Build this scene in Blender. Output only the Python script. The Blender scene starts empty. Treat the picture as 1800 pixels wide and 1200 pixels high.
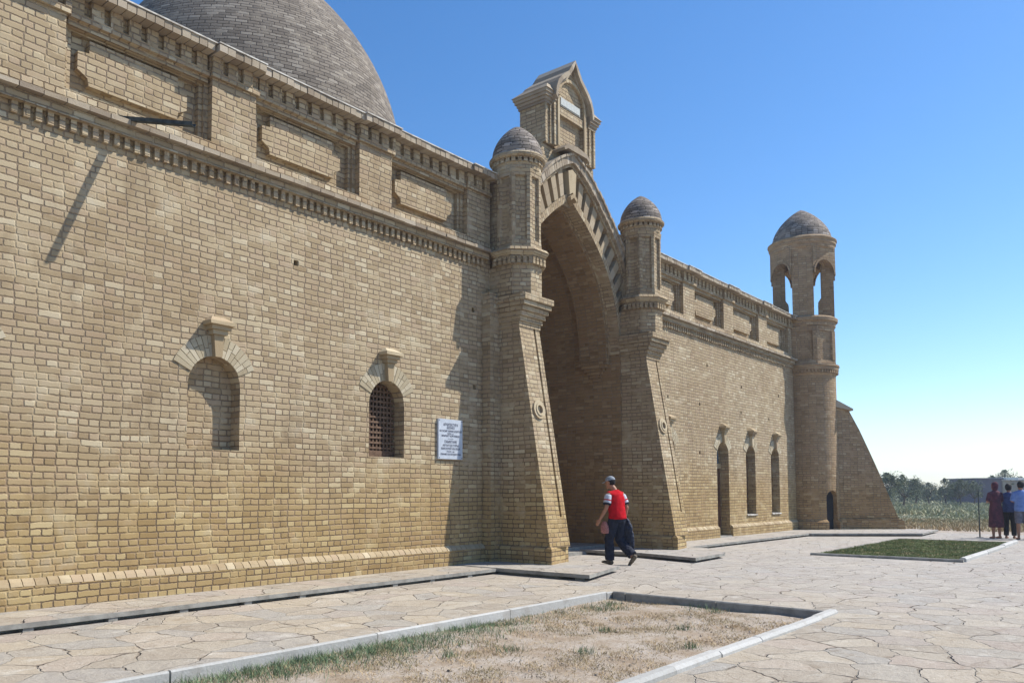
import bpy, bmesh, math, random
from math import sin, cos, pi, sqrt, atan2, radians
from mathutils import Vector, Matrix
random.seed(7)
S = bpy.context.scene
COL = S.collection

# ------------------------------------------------------------------ camera
cam_d = bpy.data.cameras.new('camera'); cam = bpy.data.objects.new('camera', cam_d); COL.objects.link(cam)
PX, PY, FPX = 800.0, 772.0, 1428.0
v1 = Vector((2049-PX, 863-PY, FPX)); pt = math.atan(91/FPX)
Zc = Vector((0, -cos(pt), sin(pt))); Xc = (v1-Zc*v1.dot(Zc)).normalized(); Yc = Zc.cross(Xc)
right = Vector((Xc[0], Yc[0], Zc[0])); down = Vector((Xc[1], Yc[1], Zc[1])); fwd = Vector((Xc[2], Yc[2], Zc[2]))
m = Matrix((right, -down, -fwd)).transposed().to_4x4(); m.translation = Vector((0, 0, 1.5))
cam.matrix_world = m
cam_d.sensor_width = 36; cam_d.lens = FPX/1800*36
cam_d.shift_x = (900-PX)/1800; cam_d.shift_y = (PY-600)/1800
cam_d.clip_start = .05; cam_d.clip_end = 5000
S.camera = cam

# ------------------------------------------------------------------ light
SUN = Vector((1.3, -.97, 1.85)).normalized()
w = bpy.data.worlds.new('World'); S.world = w; w.use_nodes = True
nt = w.node_tree; bg = nt.nodes['Background']
sky = nt.nodes.new('ShaderNodeTexSky'); sky.sky_type = 'NISHITA'; sky.sun_disc = False
sky.sun_elevation = math.asin(SUN.z); sky.sun_rotation = atan2(SUN.x, SUN.y)
sky.air_density = 1.0; sky.dust_density = 0.3; sky.ozone_density = 1.6; sky.altitude = 200
hs_ = nt.nodes.new('ShaderNodeHueSaturation'); hs_.inputs['Saturation'].default_value = 1.28
nt.links.new(sky.outputs[0], hs_.inputs['Color']); tn_ = nt.nodes.new('ShaderNodeMix'); tn_.data_type = 'RGBA'; tn_.blend_type = 'MULTIPLY'; tn_.inputs[0].default_value = 1; tn_.inputs[7].default_value = (.92, .97, 1.04, 1)
nt.links.new(hs_.outputs[0], tn_.inputs[6]); nt.links.new(tn_.outputs[2], bg.inputs[0]); bg.inputs[1].default_value = 0.125
sl = bpy.data.lights.new('sun', 'SUN'); sl.energy = 4.9; sl.angle = radians(.5); sl.color = (1, .95, .86)
so = bpy.data.objects.new('sun', sl); COL.objects.link(so); so.rotation_euler = SUN.to_track_quat('Z', 'Y').to_euler()
S.view_settings.view_transform = 'Standard'; S.view_settings.look = 'None'
S.view_settings.exposure = 0.5; S.view_settings.gamma = 1.0

# ------------------------------------------------------------------ materials
class N:
    """small node-graph helper"""
    def __init__(s, name):
        s.m = bpy.data.materials.new(name); s.m.use_nodes = True; s.t = s.m.node_tree
        s.b = s.t.nodes['Principled BSDF']; s.b.inputs['Roughness'].default_value = .9
        s.b.inputs['Specular IOR Level'].default_value = .25
    def put(s, sock, v):
        if isinstance(v, bpy.types.NodeSocket): s.t.links.new(v, sock)
        elif v is not None:
            if sock.type == 'RGBA' and len(v) == 3: v = (*v, 1)
            sock.default_value = v
    def math(s, op, a, b=None, c=None, clamp=False):
        n = s.t.nodes.new('ShaderNodeMath'); n.operation = op; n.use_clamp = clamp
        for i, v in enumerate((a, b, c)): s.put(n.inputs[i], v)
        return n.outputs[0]
    def mix(s, f, a, b, mode='MIX'):
        n = s.t.nodes.new('ShaderNodeMix'); n.data_type = 'RGBA'; n.blend_type = mode
        s.put(n.inputs[0], f); s.put(n.inputs[6], a); s.put(n.inputs[7], b); return n.outputs[2]
    def noise(s, vec, scale, detail=3, rough=.55, color=False):
        n = s.t.nodes.new('ShaderNodeTexNoise'); s.put(n.inputs['Vector'], vec)
        n.inputs['Scale'].default_value = scale; n.inputs['Detail'].default_value = detail; n.inputs['Roughness'].default_value = rough
        return n.outputs['Color' if color else 'Fac']
    def white(s, vec):
        n = s.t.nodes.new('ShaderNodeTexWhiteNoise'); n.noise_dimensions = '3D'; s.put(n.inputs['Vector'], vec)
        return n.outputs['Value'], n.outputs['Color']
    def ramp(s, f, stops, interp='LINEAR'):
        n = s.t.nodes.new('ShaderNodeValToRGB'); s.put(n.inputs[0], f); e = n.color_ramp.elements; n.color_ramp.interpolation = interp
        while len(e) < len(stops): e.new(.5)
        for i, (p, c) in enumerate(stops): e[i].position = p; e[i].color = (*c, 1) if len(c) == 3 else c
        return n.outputs[0]
    def step(s, v, a, b):
        n = s.t.nodes.new('ShaderNodeMapRange'); n.interpolation_type = 'SMOOTHSTEP'
        s.put(n.inputs[0], v); s.put(n.inputs[1], a); s.put(n.inputs[2], b); return n.outputs[0]
    def sep(s, v):
        n = s.t.nodes.new('ShaderNodeSeparateXYZ'); s.put(n.inputs[0], v); return n.outputs
    def comb(s, x, y, z=0.0):
        n = s.t.nodes.new('ShaderNodeCombineXYZ')
        for i, v in enumerate((x, y, z)): s.put(n.inputs[i], v)
        return n.outputs[0]
    def uv(s): return s.t.nodes.new('ShaderNodeTexCoord').outputs['UV']
    def pos(s): return s.t.nodes.new('ShaderNodeNewGeometry').outputs['Position']
    def vadd(s, a, b, scale=1.0):
        m1 = s.t.nodes.new('ShaderNodeVectorMath'); m1.operation = 'MULTIPLY_ADD'
        s.put(m1.inputs[0], b); m1.inputs[1].default_value = (scale,)*3; s.put(m1.inputs[2], a); return m1.outputs[0]
    def bump(s, h, dist, strength=1.0):
        n = s.t.nodes.new('ShaderNodeBump'); s.put(n.inputs['Height'], h); n.inputs['Distance'].default_value = dist
        n.inputs['Strength'].default_value = strength; s.t.links.new(n.outputs[0], s.b.inputs['Normal'])
    def color(s, c): s.put(s.b.inputs['Base Color'], c)

BUFF = [(.0, (.31, .234, .14)), (.1, (.36, .278, .17)), (.3, (.402, .317, .20)), (.5, (.42, .335, .212)), (.68, (.395, .302, .20)), (.85, (.445, .363, .235)), (1., (.52, .445, .31))]
DOMEC = [(.0, (.15, .128, .105)), (.2, (.18, .155, .128)), (.5, (.215, .185, .152)), (.8, (.25, .218, .18)), (1., (.32, .285, .24))]
GREY = [(.0, (.13, .115, .10)), (.2, (.17, .15, .128)), (.5, (.225, .195, .165)), (.8, (.27, .24, .205)), (1., (.36, .33, .30))]
def brick(name, stops=BUFF, L=.272, ch=.0865, joint=.0150, mortar=(.155, .11, .067), weather=1.0, yellow=1.0, tint=None, english=True):
    g = N(name); uv = g.uv(); P = g.pos()
    d = g.noise(uv, 9.0, 2, .5, True)
    dv = g.t.nodes.new('ShaderNodeVectorMath'); dv.operation = 'SUBTRACT'; g.put(dv.inputs[0], d); dv.inputs[1].default_value = (.5, .5, .5)
    uvd = g.vadd(uv, dv.outputs[0], .017)
    lw = g.noise(uv, .9, 2, .5, True)
    dvl = g.t.nodes.new('ShaderNodeVectorMath'); dvl.operation = 'SUBTRACT'; g.put(dvl.inputs[0], lw); dvl.inputs[1].default_value = (.5, .5, .5)
    uvd = g.vadd(uvd, dvl.outputs[0], .05)
    d2 = g.noise(uv, 45.0, 1, .5, True)
    dv2 = g.t.nodes.new('ShaderNodeVectorMath'); dv2.operation = 'SUBTRACT'; g.put(dv2.inputs[0], d2); dv2.inputs[1].default_value = (.5, .5, .5)
    uvd = g.vadd(uvd, dv2.outputs[0], .013)
    u, v, _ = g.sep(uvd)
    r = g.math('DIVIDE', v, ch); row = g.math('FLOOR', r); fv = g.math('MULTIPLY', g.math('FRACT', r), ch)
    rr = g.white(g.comb(row, 3.3, 1.7))[0]
    par = g.math('MODULO', g.math('ADD', row, 4000.0), 2.0)
    wd = g.math('MULTIPLY', g.math('SUBTRACT', 1.0, g.math('MULTIPLY', par, .5 if english else 0.0)), L)
    uu = g.math('ADD', g.math('DIVIDE', u, wd), g.math('ADD', g.math('MULTIPLY', rr, .25), g.math('MULTIPLY', par, .25 if english else .5)))
    col = g.math('FLOOR', uu); fu = g.math('MULTIPLY', g.math('FRACT', uu), wd)
    du = g.math('MINIMUM', fu, g.math('SUBTRACT', wd, fu)); dz = g.math('MINIMUM', fv, g.math('SUBTRACT', ch, fv))
    dist = g.math('SMOOTH_MIN', du, dz, .022)
    id3 = g.comb(col, row, 5.1); rnd, rc = g.white(id3)
    jn = g.noise(uv, 2.2, 2)                       # width of the joints varies over the wall
    j0 = g.math('MULTIPLY', g.math('ADD', jn, .35), joint)
    mask = g.step(dist, g.math('MULTIPLY', j0, .25), g.math('MULTIPLY', j0, 1.15))
    c = g.ramp(rnd, stops)
    fine = g.noise(uv, 60.0, 3, .7)
    c = g.mix(g.math('MULTIPLY', fine, .55), c, g.mix(1.0, c, (.62, .58, .54), 'MULTIPLY'))
    big = g.noise(P, .45, 4, .6); med = g.noise(P, 2.3, 4, .65)
    x, y, z = g.sep(P)
    if yellow:
        yl = g.step(g.math('ADD', z, g.math('MULTIPLY', big, 2.4)), 3.9, 2.2)
        c = g.mix(g.math('MULTIPLY', yl, .7*yellow), c, g.mix(1.0, c, (.98, .85, .52), 'MULTIPLY'))
    if weather:
        c = g.mix(g.math('MULTIPLY', g.step(med, .52, .78), .32*weather), c, (.44, .39, .30))
        c = g.mix(g.math('MULTIPLY', g.step(big, .55, .35), .38*weather), c, g.mix(1.0, c, (.76, .69, .62), 'MULTIPLY'))
        soot = g.noise(g.comb(g.math('MULTIPLY', u, 1.0), g.math('MULTIPLY', v, .35)), 1.6, 4, .7)
        c = g.mix(g.math('MULTIPLY', g.step(soot, .52, .72), .45*weather), c, g.mix(1.0, c, (.62, .58, .55), 'MULTIPLY'))
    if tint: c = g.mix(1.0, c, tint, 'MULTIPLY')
    mc = g.mix(g.step(jn, .6, .45), (mortar[0]*1.6, mortar[1]*1.6, mortar[2]*1.6), mortar)
    if yellow: mc = g.mix(g.math('MULTIPLY', g.step(z, 1.8, 3.2), .5), mc, (.24, .19, .135))
    mc = g.mix(g.step(med, .60, .5), c, mc)        # here and there the joint is smeared flush
    c = g.mix(mask, mc, c)
    g.color(c)
    hid = g.math('MULTIPLY', g.sep(rc)[1], .35)
    h = g.math('ADD', g.math('MULTIPLY', mask, g.math('ADD', .8, hid)), g.math('MULTIPLY', fine, .28))
    g.bump(h, .011, .95)
    return g.m
M = {}
M['brick'] = brick('facade brick', weather=1.25)
M['brickfar'] = brick('tower brick', weather=1.0, yellow=.8, tint=(.90, .80, .74))
M['dome'] = brick('dome brick', stops=DOMEC, L=.25, ch=.085, joint=.015, mortar=(.06, .05, .042), weather=.8, yellow=0, english=False)
M['worn'] = brick('worn limewashed brick', stops=[(p, tuple(v*1.12+.02 for v in c)) for p, c in BUFF], weather=2.3, yellow=0)
M['smalldome'] = brick('turret dome brick', stops=GREY, L=.2, ch=.085, joint=.015, mortar=(.045, .038, .032), weather=.3, yellow=0, english=False, tint=(1.08, 1.05, 1.05))
M['vault'] = brick('shade-tinted vault brick', weather=.6, yellow=.7, tint=(.72, .61, .50))  # brown tint paints the portal recess's shade into the brick colour

def loose(name, stops, amt=.5, bump=.006, scale=70):
    g = N(name); uv = g.uv(); x, y, z = g.sep(uv)
    r, _ = g.white(g.comb(g.math('FLOOR', x), g.math('FLOOR', y), 2.2)); c = g.ramp(r, stops)
    P = g.pos(); n = g.noise(P, scale, 3, .7); n2 = g.noise(P, 3.0, 4, .65)
    c = g.mix(g.math('MULTIPLY', n, amt), c, g.mix(1.0, c, (.6, .55, .5), 'MULTIPLY'))
    c = g.mix(g.math('MULTIPLY', g.step(n2, .5, .7), .5), c, g.mix(1.0, c, (.68, .63, .58), 'MULTIPLY'))
    g.color(c); g.bump(n, bump, .9); return g.m
M['loose'] = loose('loose laid brick', BUFF)
M['cream'] = loose('pale arch brick', [(0, (.36, .30, .20)), (.5, (.44, .38, .265)), (1, (.52, .46, .34))])
M['cap'] = loose('coping brick', [(0, (.26, .21, .155)), (.4, (.34, .28, .205)), (.8, (.40, .34, .255)), (1, (.46, .40, .32))])
M['archbrick'] = loose('arch voussoir brick', [(0, (.31, .245, .165)), (.5, (.37, .30, .20)), (1, (.42, .35, .25))])
M['pebble'] = loose('pebbles', [(0, (.22, .18, .14)), (.5, (.38, .33, .27)), (1, (.55, .50, .43))])
M['curb'] = loose('whitewashed kerb', [(0, (.40, .405, .39)), (1, (.54, .545, .53))], .8, .006, 30)

def plain(name, col, rough=.8, col2=None, scale=20, metal=0.0, bump=.0, spec=None):
    g = N(name); g.b.inputs['Roughness'].default_value = rough; g.b.inputs['Metallic'].default_value = metal
    if spec is not None: g.b.inputs['Specular IOR Level'].default_value = spec
    n = g.noise(g.pos(), scale, 4, .6); col2 = col2 or tuple(c*.7 for c in col)
    g.color(g.mix(g.step(n, .35, .65), col2, col))
    if bump: g.bump(n, bump)
    return g.m
M['lime'] = plain('lime flashing', (.55, .53, .48), .8, (.34, .31, .27), 6, bump=.01)
M['concrete'] = plain('concrete slab', (.30, .29, .26), .9, (.20, .19, .17), 5, bump=.01)
M['pipe'] = plain('weathered sheet metal', (.07, .085, .09), .6, (.04, .05, .055), 14, .4)
M['dark'] = plain('painted opening dark', (.02, .017, .014), 1)  # near-black colour standing in for the shade inside an opening
M['wood'] = plain('door wood', (.14, .065, .035), .7, (.08, .04, .025), 9)
M['grille'] = plain('lattice wood', (.16, .10, .065), .8, (.09, .055, .035), 25)
M['palewood'] = plain('pale plank', (.42, .33, .2), .8, (.33, .25, .15), 12)
M['glass'] = plain('window glass', (.10, .16, .22), .12, (.08, .13, .19), 3, spec=.8)
M['sign'] = plain('sign metal', (.48, .52, .58), .5, (.41, .45, .51), 8, .1)
M['plate'] = plain('plaque stone', (.45, .47, .45), .6, (.36, .38, .36), 20)
M['ink'] = plain('sign lettering', (.10, .10, .14), .7)
M['red'] = plain('red jersey', (.48, .006, .014), .85, (.36, .004, .01), 12, spec=.08)
M['white'] = plain('white cloth', (.48, .50, .56), .8, (.4, .42, .47), 14)
M['navy'] = plain('navy cloth', (.016, .02, .038), .85, (.01, .013, .024), 14)
M['navy2'] = plain('navy shiny cloth', (.022, .028, .05), .6, (.010, .013, .026), 22)
M['skin'] = plain('skin', (.36, .19, .125), .6, (.32, .16, .10), 30)
M['hair'] = plain('black hair', (.012, .010, .010), .7)
M['capcloth'] = plain('grey cap', (.25, .28, .32), .7, (.16, .18, .21), 30)
M['shoe'] = plain('suede shoe', (.15, .125, .09), .8, (.09, .07, .05), 25)
M['bagm'] = plain('checked bag', (.42, .20, .19), .7, (.22, .09, .09), 45)
M['maroon'] = plain('maroon dress', (.11, .03, .05), .85, (.06, .02, .035), 9)
M['blue'] = plain('blue shirt', (.16, .26, .55), .8, (.11, .19, .44), 8)
M['blue2'] = plain('dark blue shirt', (.05, .08, .22), .8, (.03, .05, .14), 8)
M['greycl'] = plain('grey shorts', (.16, .16, .2), .85, (.10, .10, .13), 12)
M['blackcl'] = plain('black trousers', (.015, .015, .02), .85)  # also colours the dark panel in the tower doorway
M['purplewall'] = plain('violet plaster', (.13, .12, .17), .9, (.09, .085, .12), .4)
M['tanwall'] = plain('tan plaster', (.40, .33, .27), .9, (.32, .26, .21), .6)
M['whiteroof'] = plain('white roof sheet', (.8, .8, .78), .5, (.7, .7, .68), 1)
M['bark'] = plain('bark', (.09, .07, .05), .95, (.05, .04, .03), 4)
def leafmat(name, a, b, sc=2.5):
    g = N(name); uv = g.uv(); r, _ = g.white(uv); n = g.noise(g.pos(), sc, 3, .6)
    c = g.mix(r, a, b); c = g.mix(g.step(n, .4, .62), g.mix(1.0, c, (.6, .65, .6), 'MULTIPLY'), c)
    g.color(c); g.b.inputs['Roughness'].default_value = .8; return g.m
M['leaf'] = leafmat('bush leaves', (.065, .09, .04), (.13, .155, .07), .7)
M['grass'] = leafmat('green grass', (.12, .19, .10), (.25, .32, .18))
M['dry'] = leafmat('dry grass', (.40, .27, .14), (.58, .45, .27))
M['lawn'] = leafmat('lawn grass', (.11, .17, .05), (.25, .28, .12), 1.6)
M['field'] = leafmat('field grass', (.26, .29, .13), (.54, .47, .31), .35)

def flag():
    g = N('flagstone paving'); P = g.pos()
    x, y, z = g.sep(P); p2 = g.comb(x, y, 0.0)
    d = g.noise(p2, 1.1, 3, .6, True)
    dv = g.t.nodes.new('ShaderNodeVectorMath'); dv.operation = 'SUBTRACT'; g.put(dv.inputs[0], d); dv.inputs[1].default_value = (.5, .5, .5)
    q = g.vadd(p2, dv.outputs[0], .42)
    d3 = g.noise(p2, 7.0, 3, .6, True)
    dv3 = g.t.nodes.new('ShaderNodeVectorMath'); dv3.operation = 'SUBTRACT'; g.put(dv3.inputs[0], d3); dv3.inputs[1].default_value = (.5, .5, .5)
    q = g.vadd(q, dv3.outputs[0], .07)
    def vor(feat, sc, out):
        n = g.t.nodes.new('ShaderNodeTexVoronoi'); n.voronoi_dimensions = '2D'; n.feature = feat; g.put(n.inputs['Vector'], q)
        n.inputs['Scale'].default_value = sc; n.inputs['Randomness'].default_value = 1; return n.outputs[out]
    e = vor('DISTANCE_TO_EDGE', 2.05, 'Distance'); cc = vor('F1', 2.05, 'Color')
    r1, r2, r3 = g.sep(cc)
    jn = g.noise(p2, 1.7, 3, .6)
    jw = g.math('MULTIPLY', g.step(jn, .35, .65), .030)
    mask = g.step(e, g.math('MULTIPLY', jw, .3), g.math('ADD', jw, .008))
    c = g.ramp(r1, [(0, (.31, .265, .21)), (.25, (.40, .34, .265)), (.45, (.46, .385, .28)), (.62, (.35, .335, .31)), (.8, (.41, .33, .275)), (1, (.50, .445, .35))])
    n1 = g.noise(P, 5, 6, .75); n2 = g.noise(P, 38, 4, .75); n3 = g.noise(P, .35, 3, .5); n4 = g.noise(g.comb(x, g.math('MULTIPLY', y, 1.4)), 2.4, 5, .7)
    c = g.mix(g.math('MULTIPLY', g.step(n1, .4, .68), .55), c, (.50, .45, .37))
    c = g.mix(g.math('MULTIPLY', g.step(n2, .35, .7), .6), c, g.mix(1.0, c, (.66, .63, .6), 'MULTIPLY'))
    c = g.mix(.30, c, (.40, .36, .315))
    c = g.mix(1.0, c, (.93, .925, .905), 'MULTIPLY')
    c = g.mix(g.math('MULTIPLY', g.step(x, 8.0, 16.0), .5), c, (.385, .37, .355))
    c = g.mix(g.math('MULTIPLY', g.step(n3, .45, .7), .3), c, g.mix(1.0, c, (.8, .79, .8), 'MULTIPLY'))
    c = g.mix(g.math('MULTIPLY', g.step(n4, .54, .66), .5), c, g.mix(1.0, c, (.70, .64, .57), 'MULTIPLY'))
    c = g.mix(g.math('MULTIPLY', g.step(n4, .44, .32), .45), c, (.54, .51, .45))
    e2 = vor('DISTANCE_TO_EDGE', 4.6, 'Distance'); n5 = g.noise(p2, 1.3, 2, .5)
    crack = g.math('MULTIPLY', g.step(e2, .03, .008), g.step(n5, .5, .6))
    c = g.mix(g.math('MULTIPLY', crack, .55), c, g.mix(1.0, c, (.45, .40, .35), 'MULTIPLY'))
    jc = g.mix(g.step(jn, .60, .52), (.23, .19, .15), (.40, .36, .30))
    c = g.mix(mask, jc, c); g.color(c)
    h = g.math('ADD', g.math('MULTIPLY', mask, g.math('ADD', 1.0, g.math('MULTIPLY', r2, 1.2))), g.math('ADD', g.math('MULTIPLY', n1, 1.1), g.math('MULTIPLY', n2, .25)))
    g.bump(h, .032, .95); return g.m
M['flag'] = flag()
def soil():
    g = N('dry soil'); P = g.pos(); x, y, z = g.sep(P)
    n1 = g.noise(P, 2.2, 5, .65); n2 = g.noise(P, 30, 5, .8); n3 = g.noise(P, .12, 4, .6)
    c = g.ramp(n1, [(.3, (.27, .20, .135)), (.42, (.33, .265, .20)), (.52, (.39, .335, .275)), (.62, (.42, .37, .32)), (.75, (.50, .46, .40))])
    c = g.mix(g.math('MULTIPLY', g.step(n2, .42, .62), .65), c, (.23, .18, .13))
    f = g.step(x, 36.0, 42.0)
    fc = g.ramp(n3, [(.3, (.30, .22, .13)), (.5, (.20, .20, .13)), (.7, (.15, .17, .11))])
    g.color(g.mix(f, c, fc)); g.bump(g.math('ADD', n1, g.math('MULTIPLY', n2, .5)), .03, .8); return g.m
M['soil'] = soil()

# ------------------------------------------------------------------ mesh builder
class MB:
    def __init__(s): s.v = []; s.f = []; s.uv = []; s.mi = []; s.n = 0
    def quad(s, pts, uv=None, mi=0):
        pts = [Vector(p) for p in pts]; i = len(s.v); s.v += pts; s.f.append(tuple(range(i, i+len(pts))))
        if uv is None:
            n = (pts[1]-pts[0]).cross(pts[2]-pts[0])
            if n.length < 1e-9 and len(pts) > 3: n = (pts[2]-pts[0]).cross(pts[3]-pts[0])
            if n.length > 0: n.normalize()
            if abs(n.z) > .75: uv = [(p.x, p.y) for p in pts]
            else:
                if abs(n.y) >= abs(n.x)*.8: t = Vector((1, 0, 0))
                else: t = Vector((0, 1, 0))
                if abs(abs(n.x)-abs(n.y)) < .35 and abs(n.x) > .3: t = Vector((-n.y, n.x, 0)).normalized()
                uv = [(p.dot(t), p.z) for p in pts]
        elif isinstance(uv, (int, float)): uv = [(uv+.5, .5)]*len(pts)
        s.uv.append(uv); s.mi.append(mi)
    def box(s, x0, x1, y0, y1, z0, z1, id=None, jit=0, mi=0):
        c = [Vector((x, y, z)) for z in (z0, z1) for y in (y0, y1) for x in (x0, x1)]
        if jit: c = [p+Vector([random.uniform(-jit, jit) for _ in range(3)]) for p in c]
        s.hexa(c, id, mi)
    def hexa(s, c, id=None, mi=0):   # c: 0-3 bottom (x0y0,x1y0,x0y1,x1y1), 4-7 top
        for q in ((0, 1, 5, 4), (1, 3, 7, 5), (3, 2, 6, 7), (2, 0, 4, 6), (4, 5, 7, 6), (2, 3, 1, 0)):
            s.quad([c[i] for i in q], id, mi)
    def prism(s, poly, a, b, fn, id=None, mi=0):   # extrude 2-D polygon between a and b, fn(u,v,w)->point
        n = len(poly)
        A = [fn(u, v, a) for u, v in poly]; B = [fn(u, v, b) for u, v in poly]
        s.quad(A, id, mi); s.quad(B[::-1], id, mi)
        for i in range(n): s.quad([A[i], B[i], B[(i+1) % n], A[(i+1) % n]], id, mi)
    def loft(s, rings, cap=True, id=None, mi=None, uvr=None):
        n = len(rings[0])
        for k in range(len(rings)-1):
            for i in range(n):
                j = (i+1) % n
                s.quad([rings[k][i], rings[k][j], rings[k+1][j], rings[k+1][i]], id if uvr is None else uvr(k, i), (mi[k] if mi else 0))
        if cap:
            s.quad(list(rings[0])[::-1], id, mi[0] if mi else 0); s.quad(rings[-1], id, mi[-1] if mi else 0)
    def revolve(s, cx, cy, prof, n=48, a0=0.0, a1=2*pi, id=None):   # prof: list of (r,z)
        L = [0]
        for i in range(1, len(prof)): L.append(L[-1]+math.hypot(prof[i][0]-prof[i-1][0], prof[i][1]-prof[i-1][1]))
        for k in range(len(prof)-1):
            (r0, z0), (r1, z1) = prof[k], prof[k+1]; rm = max((r0+r1)/2, .02)
            for i in range(n):
                t0 = a0+(a1-a0)*i/n; t1 = a0+(a1-a0)*(i+1)/n
                p = [(cx+r0*cos(t0), cy+r0*sin(t0), z0), (cx+r0*cos(t1), cy+r0*sin(t1), z0), (cx+r1*cos(t1), cy+r1*sin(t1), z1), (cx+r1*cos(t0), cy+r1*sin(t0), z1)]
                v0, v1_ = prof[0][1]+L[k], prof[0][1]+L[k+1]
                if r1 < 1e-4: p = p[:3]; uv = [(t0*rm, v0), (t1*rm, v0), (t1*rm, v1_)]
                elif r0 < 1e-4: p = [p[0], p[2], p[3]]; uv = [(t0*rm, v0), (t1*rm, v1_), (t0*rm, v1_)]
                else: uv = [(t0*rm, v0), (t1*rm, v0), (t1*rm, v1_), (t0*rm, v1_)]
                s.quad(p, uv if id is None else id)
    def build(s, name, mats, parent=None, smooth=False, merge=False):
        me = bpy.data.meshes.new(name); me.from_pydata([tuple(p) for p in s.v], [], s.f)
        ul = me.uv_layers.new(name='UVMap'); k = 0; buf = []
        for u in s.uv:
            for a in u: buf += [a[0], a[1]]
        ul.data.foreach_set('uv', buf)
        for mt in (mats if isinstance(mats, (list, tuple)) else [mats]): me.materials.append(mt)
        me.polygons.foreach_set('material_index', s.mi)
        if merge:
            bm = bmesh.new(); bm.from_mesh(me); bmesh.ops.remove_doubles(bm, verts=bm.verts, dist=1e-4)
            bmesh.ops.recalc_face_normals(bm, faces=bm.faces); bm.to_mesh(me); bm.free()
        if smooth: me.polygons.foreach_set('use_smooth', [True]*len(me.polygons))
        me.update()
        o = bpy.data.objects.new(name, me); COL.objects.link(o)
        if parent is not None: o.parent = parent
        return o
def empty(name, loc=(0, 0, 0), label=None, cat=None, group=None, rz=0):
    o = bpy.data.objects.new(name, None); COL.objects.link(o); o.location = loc; o.rotation_euler.z = rz; o.empty_display_size = .2
    tag(o, label, cat, group); return o
def tag(o, label=None, cat=None, group=None, kind=None):
    if label: o['label'] = label
    if cat: o['category'] = cat
    if group: o['group'] = group
    if kind: o['kind'] = kind
    return o
def bake(o):
    """replace an object's mesh by its evaluated mesh"""
    dg = bpy.context.evaluated_depsgraph_get(); dg.update(); ev = o.evaluated_get(dg)
    me = bpy.data.meshes.new_from_object(ev, depsgraph=dg); o.modifiers.clear(); me.name = o.name; o.data = me
def cut(o, mb):
    c = mb.build('cutter', M['brick'], merge=True)
    md = o.modifiers.new('b', 'BOOLEAN'); md.operation = 'DIFFERENCE'; md.solver = 'EXACT'; md.object = c
    bake(o); bpy.data.objects.remove(c)
def smoothstep(a, b, x): t = min(1, max(0, (x-a)/(b-a))); return t*t*(3-2*t)
FX = lambda u, v, w_: Vector((u, w_, v))       # polygon in x,z extruded along y

W = 10.3
mau = empty('mausoleum', (16, 11, 0), 'long buff brick mausoleum with a tall pointed portal, domed turrets and a round corner tower', 'mausoleum')
mau.location = (0, 0, 0)
_id = [0]
def nid(): _id[0] += 1; return _id[0]

# ---- facade walls with their recesses
def archpoly(xc, r, z0, zs, n=14, pointed=0.0):
    return [(xc-r, z0), (xc+r, z0)]+[(xc+r*cos(pi*i/n), zs+(r+pointed)*sin(pi*i/n)) for i in range(n+1)]
NICHE = [(3.02, .43, 2.1, 3.02), (6.51, .43, 2.1, 3.02)]
BARRED = (9.97, .43, 2.1, 3.02)
mb = MB(); mb.box(-6, 12.9, W, 11.0, -.1, 6.34)
wl = mb.build('facade_wall', M['brick'], mau, merge=True)
c = MB()
for i, a in enumerate(NICHE+[BARRED]): c.prism(archpoly(*a), W-.2, W+(.23 if i < 2 else .6), FX)
cut(wl, c); c = MB()
for (x, z) in ((7.94, 5.13), (12.35, 5.12), (12.39, 3.57), (2.2, 5.0)): c.box(x-.045, x+.045, W-.2, W+.25, z-.045, z+.045)
cut(wl, c)
mb = MB(); mb.box(18.4, 31.4, W, 11.0, -.1, 6.34)
wr = mb.build('facade_wall', M['brick'], mau, merge=True)
DOOR = (24.42, .45, .1, 2.57); W3 = (26.67, .40, .74, 2.61); W4 = (28.90, .40, .74, 2.61); N1 = (20.72, .43, 2.1, 2.62)
c = MB()
for i, a in enumerate([N1, DOOR, W3, W4]): c.prism(archpoly(*a), W-.2, W+(.23 if i == 0 else .45), FX)
cut(wr, c); c = MB()
for (x, z) in ((22.83, 4.08), (26.01, 4.89), (22.77, 2.64), (20.78, 4.12), (25.95, 4.05), (28.4, 4.0), (23.4, 5.3), (29.4, 4.9)): c.box(x-.045, x+.045, W-.2, W+.25, z-.045, z+.045)
cut(wr, c)

# ---- plinth
def rowbricks(mb, x0, x1, yf, yb, z0, z1, step, gap=.012, jit=.004, slope=0.0, zj=.004):
    x = x0
    while x < x1-.03:
        wd = min(step*random.uniform(.94, 1.06), x1-x); dy = random.uniform(-jit, jit); dz = random.uniform(-zj, zj)
        c_ = [Vector((x+gap/2, yf+dy, z0)), Vector((x+wd-gap/2, yf+dy, z0)), Vector((x+gap/2, yb, z0)), Vector((x+wd-gap/2, yb, z0)),
              Vector((x+gap/2, yf+dy+slope*.35, z1+dz-slope*.35)), Vector((x+wd-gap/2, yf+dy+slope*.35, z1+dz-slope*.35)), Vector((x+gap/2, yb, z1+dz+slope*.2)), Vector((x+wd-gap/2, yb, z1+dz+slope*.2))]
        c_ = [p+Vector([random.uniform(-.002, .002) for _ in range(3)]) for p in c_]
        mb.hexa(c_, nid()); x += wd
gaps_r = [(23.97, 24.87)]
for (a, b, tw) in ((-6, 12.66, 0), (19.0, 23.93, 0), (24.91, 31.2, 0)):
    mb = MB(); mb.box(a, b, W-.085, W-.002, -.1, .375); pl = mb.build('plinth', M['brick'], mau)
    mb = MB(); rowbricks(mb, a, b, W-.085, W+.01, .377, .455, .14, slope=.09); mb.build('plinth_cap', M['loose'], pl)

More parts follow.
